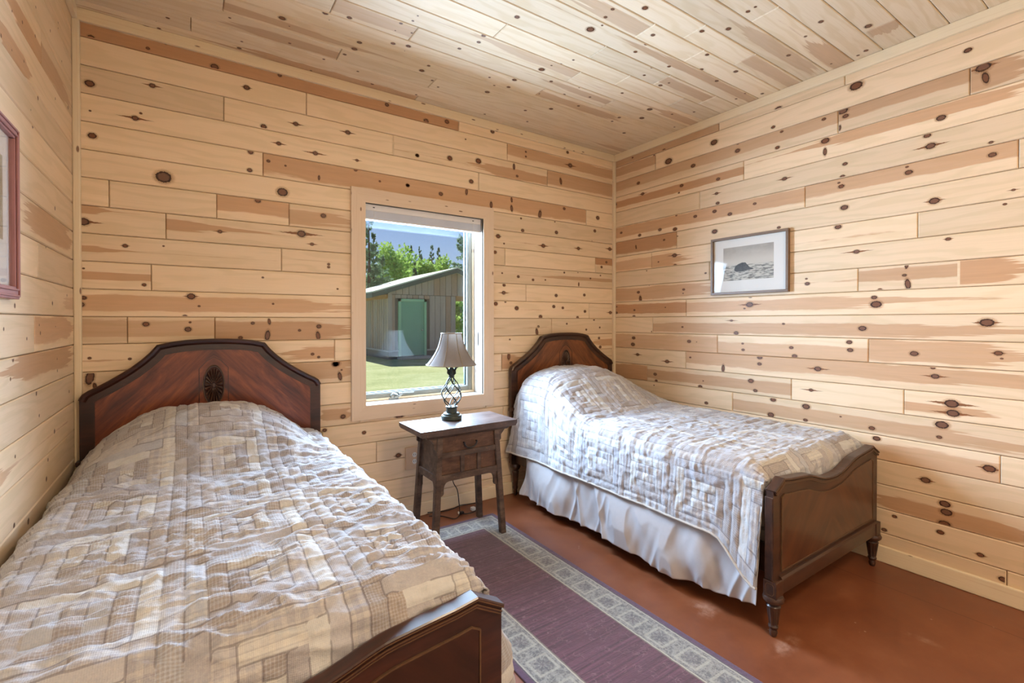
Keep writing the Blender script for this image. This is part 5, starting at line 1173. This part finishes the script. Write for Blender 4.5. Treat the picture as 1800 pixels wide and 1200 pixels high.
sp('eave_board', MB().box(SX0-0.09, SX0-0.02, SY-0.02, SY+5, 2.15, 2.30), 'tan_board')
sp('corner_board', MB().box(SX0-0.05, SX0+0.10, SY-0.05, SY-0.018, 0.12, 2.35), 'shed_board')
sp('base_trim', MB().box(SX0-0.08, 6.53, SY-0.07, SY-0.02, 0.14, 0.20), 'stone_step'); sp('base_trim', MB().box(7.69, SX1, SY-0.07, SY-0.02, 0.14, 0.20), 'stone_step'); sp('base_trim', MB().box(SX0-0.09, SX0-0.03, SY, SY+5, 0.14, 0.20), 'stone_step')
sp('foundation', MB().box(SX0-0.02, SX1, SY, SY+5, GZ-0.05, 0.14), 'shed_base')
dr_ = sp('door', MB().box(6.63, 7.57, SY-0.03, SY+0.02, -0.03, 2.05), 'shed_green')
for a_ in ((6.53, 6.63, -0.05, 2.15), (7.57, 7.67, -0.05, 2.15)): sp('door_frame', MB().box(a_[0], a_[1], SY-0.075, SY+0.02, a_[2], a_[3]), 'shed_green_trim')
sp('door_frame', MB().box(6.53, 7.67, SY-0.075, SY+0.02, 2.05, 2.15), 'shed_green_trim')
kb = MB().lathe([(0.01, 0), (0.035, 0.03), (0.03, 0.06), (0.01, 0.07)], 0, 0, 0, 12)
for v in kb.bm.verts: v.co = Vector((7.49+v.co.x, SY-0.03-v.co.z, 0.95+v.co.y))
sp('door_knob', kb, 'stone_step', dr_)
sp('step', MB().box(6.45, 7.75, SY-0.55, SY-0.08, GZ, -0.04, 0.02), 'stone_step')
# roof: two slabs with fascia along the gable, overhanging on all sides
RY0, RY1 = SY-0.45, SY+5.4
def slope(xa, xb, t0, t1, y0, y1):
    za, zb = RIDZ-SLOPE*abs(xa-RIDX), RIDZ-SLOPE*abs(xb-RIDX)
    return MB().hexa([(xa, y0, za+t0), (xb, y0, zb+t0), (xb, y1, zb+t0), (xa, y1, za+t0)], [(xa, y0, za+t1), (xb, y0, zb+t1), (xb, y1, zb+t1), (xa, y1, za+t1)])
sp('roof_slope', slope(5.42, RIDX, 0.0, 0.05, RY0, RY1), 'roof_sheet'); sp('roof_slope', slope(RIDX, 12.2, 0.0, 0.05, RY0, RY1), 'roof_sheet')
sp('fascia', slope(5.42, RIDX, -0.17, -0.001, RY0, RY0+0.04), 'fascia'); sp('fascia', slope(RIDX, 12.2, -0.17, -0.001, RY0, RY0+0.04), 'fascia')
sp('fascia', MB().box(5.40, 5.44, RY0, RY1, zr(5.42)-0.17, zr(5.42)), 'fascia')
sp('soffit', slope(5.44, SX0, -0.06, -0.02, RY0+0.04, RY1), 'fascia')
sp('porch_beam', MB().box(SX1, SXR, SY-0.03, SY+0.12, 2.12, 2.32), 'tan_board')
sp('porch_post', MB().box(9.28, 9.46, SY+1.6, SY+1.78, GZ, 2.4), 'shed_board'); sp('porch_post', MB().box(11.3, 11.5, SY, SY+0.18, GZ, 2.4), 'shed_board')

# trees beyond the shed
def mat_leaf(name, lo, hi):
    g = NT(name); o = g.obj(); n = g.noise(o, 1.4, 4, 0.7)
    c = g.mix(n, srgb(*lo), srgb(*hi))
    p = g.bsdf(c, 0.8, None, 0.1, link=False); t = g.n('ShaderNodeBsdfTranslucent'); g.put(t.inputs[0], c)
    mx = g.n('ShaderNodeMixShader'); mx.inputs[0].default_value = 0.5
    g.t.links.new(p.outputs[0], mx.inputs[1]); g.t.links.new(t.outputs[0], mx.inputs[2]); g.t.links.new(mx.outputs[0], g.out.inputs[0]); M[name] = g.m
mat_leaf('spruce', (84, 116, 92), (144, 172, 132)); mat_leaf('birch', (140, 186, 92), (202, 228, 136)); mat_leaf('pale_pine', (120, 156, 136), (178, 202, 170))
mat_plain('bark', (88, 72, 58), 0.9, nscale=3)
def leaf_cloud(P, D, L, Wd, rng):
    """one elongated four-sided leaf spray per point: position, direction, length, width"""
    n = len(P); D = D/(np.linalg.norm(D, axis=1, keepdims=True)+1e-9)
    R_ = rng.normal(size=(n, 3)); U = np.cross(D, R_); U /= np.linalg.norm(U, axis=1, keepdims=True)+1e-9
    L = L[:, None]; Wd = Wd[:, None]
    V = np.stack([P, P+D*L*0.45+U*Wd, P+D*L, P+D*L*0.45-U*Wd], 1).reshape(-1, 3)
    me = bpy.data.meshes.new('foliage'); me.vertices.add(len(V)); me.vertices.foreach_set('co', V.reshape(-1).astype(np.float32))
    me.loops.add(len(V)); me.loops.foreach_set('vertex_index', np.arange(len(V), dtype=np.int32))
    me.polygons.add(n); me.polygons.foreach_set('loop_start', np.arange(0, len(V), 4, dtype=np.int32)); me.polygons.foreach_set('loop_total', np.full(n, 4, dtype=np.int32))
    me.update(calc_edges=True); me.validate(); return me
def tree(kind, label, x, y, h, r, mat, seed, n=2600):
    rng = np.random.default_rng(seed)
    root = thing('conifer_tree' if kind == 'c' else 'leafy_tree', label, 'tree', (x, y, GZ), 'trees behind the shed')
    MB().tube([(0, 0, -0.02), (0.02, 0, h*0.5), (0, 0, h*(0.97 if kind == 'c' else 0.8))], [h*0.016+0.03, h*0.011, 0.012], 8).build('trunk', M['bark'], root, smooth=True)
    if kind == 'c':
        nb = 70; u = np.sort(rng.random(nb))**0.85
        ub = np.repeat(u, n//nb); a = np.repeat(rng.random(nb)*2*math.pi, n//nb)+rng.normal(0, 0.16, n//nb*nb)
        q = rng.random(len(ub))**0.7
        rad = r*(1-ub)**1.0*q*(0.75+0.5*np.repeat(rng.random(nb), n//nb))
        zz = h*(0.06+0.94*ub) - rad*0.30 + 0.05*h*0.1*rng.normal(size=len(ub)) + (q**2)*r*0.12
        P = np.stack([rad*np.cos(a), rad*np.sin(a), zz], 1)
        D = np.stack([np.cos(a), np.sin(a), -0.25+0.5*rng.normal(size=len(a))], 1)+rng.normal(0, 0.35, (len(a), 3))
        L = (0.20+0.28*rng.random(len(a)))*max(0.6, h/9)*(1-0.6*ub); Wd = L*0.22
    else:
        nc = 26
        C0 = rng.normal(size=(nc, 3)); C0 /= np.linalg.norm(C0, axis=1, keepdims=True); C0 *= (rng.random(nc)**0.4)[:, None]
        cc = C0*np.array([r*0.72, r*0.72, h*0.36])+np.array([0, 0, h*0.58])
        k = rng.integers(0, nc, n); d = rng.normal(size=(n, 3)); d /= np.linalg.norm(d, axis=1, keepdims=True)
        P = cc[k]+d*(rng.random(n)**0.5)[:, None]*np.array([r*0.38, r*0.38, h*0.13])
        D = d+rng.normal(0, 0.7, (n, 3)); L = 0.16+0.16*rng.random(n); Wd = L*0.42
    o = link('foliage', leaf_cloud(P, D, L, Wd, rng), M[mat], root); o['kind'] = 'stuff'
    return root
TREES = [
 ('c', 'high spruce cut off by the blind at the far left', 7.63, 24.5, 7.45, 1.2, 'spruce', 11, 3600),
 ('c', 'tall dark spruce at the left edge of the window view', 9.31, 29, 6.77, 1.85, 'spruce', 1, 5200),
 ('c', 'grey green spruce low behind the left end of the shed roof', 11.41, 33.5, 6.03, 2.1, 'pale_pine', 4, 5200),
 ('b', 'bright birch just right of the tall dark spruce', 13.62, 37.5, 7.94, 1.6, 'birch', 2, 5200),
 ('b', 'bright birch above the left half of the shed roof', 16.35, 41.6, 8.46, 1.8, 'birch', 3, 5200),
 ('c', 'spruce tip behind the bright birches on the left', 19.23, 47.5, 9.26, 1.6, 'spruce', 13, 3600),
 ('c', 'small dark spruce in the gap between two birches', 11.18, 27, 4.95, 0.7, 'spruce', 6, 2600),
 ('c', 'slim spruce tip above the middle of the shed roof', 21.96, 51.5, 9.89, 1.5, 'spruce', 5, 2600),
 ('b', 'yellow green birch above the middle of the shed roof', 13.56, 31, 5.68, 1.5, 'birch', 9, 4400),
 ('c', 'slim dark spruce left of the shed roof ridge', 16.4, 36, 7.53, 1.2, 'spruce', 7, 2600),
 ('c', 'spruce tip behind the yellow green birch near the ridge', 26.46, 56, 10.7, 1.7, 'spruce', 14, 3600),
 ('b', 'yellow green birch behind the shed roof ridge', 21.75, 45.2, 8.47, 1.4, 'birch', 8, 4400),
 ('c', 'large pale pine at the right edge of the window view', 14.62, 27.2, 7.63, 2.1, 'pale_pine', 10, 5600),
 ('b', 'leafy bush seen through the open porch of the shed', 12.52, 23.9, 2.55, 0.95, 'birch', 12, 3000),
]
for t_ in TREES: tree(*t_[:8], n=t_[8])

# distant woodland closing the view behind the single trees
rng = np.random.default_rng(77); n = 26000
xx = rng.uniform(-45, 75, n); top = 6.2+1.6*vnoise(xx*0.35, 0*xx, 5)+1.3*vnoise(xx*1.1, 0*xx, 6)
P = np.stack([xx, 64+rng.uniform(-2.5, 2.5, n), GZ+top*rng.random(n)**0.8], 1)
D = rng.normal(size=(n, 3)); D[:, 2] += 0.4; L = 0.5+0.5*rng.random(n)
wd_ = link('distant_woodland', leaf_cloud(P, D, L, L*0.4, rng), M['spruce']); tag(wd_, 'dark green woodland closing the horizon behind the shed', 'woodland', kind='stuff')
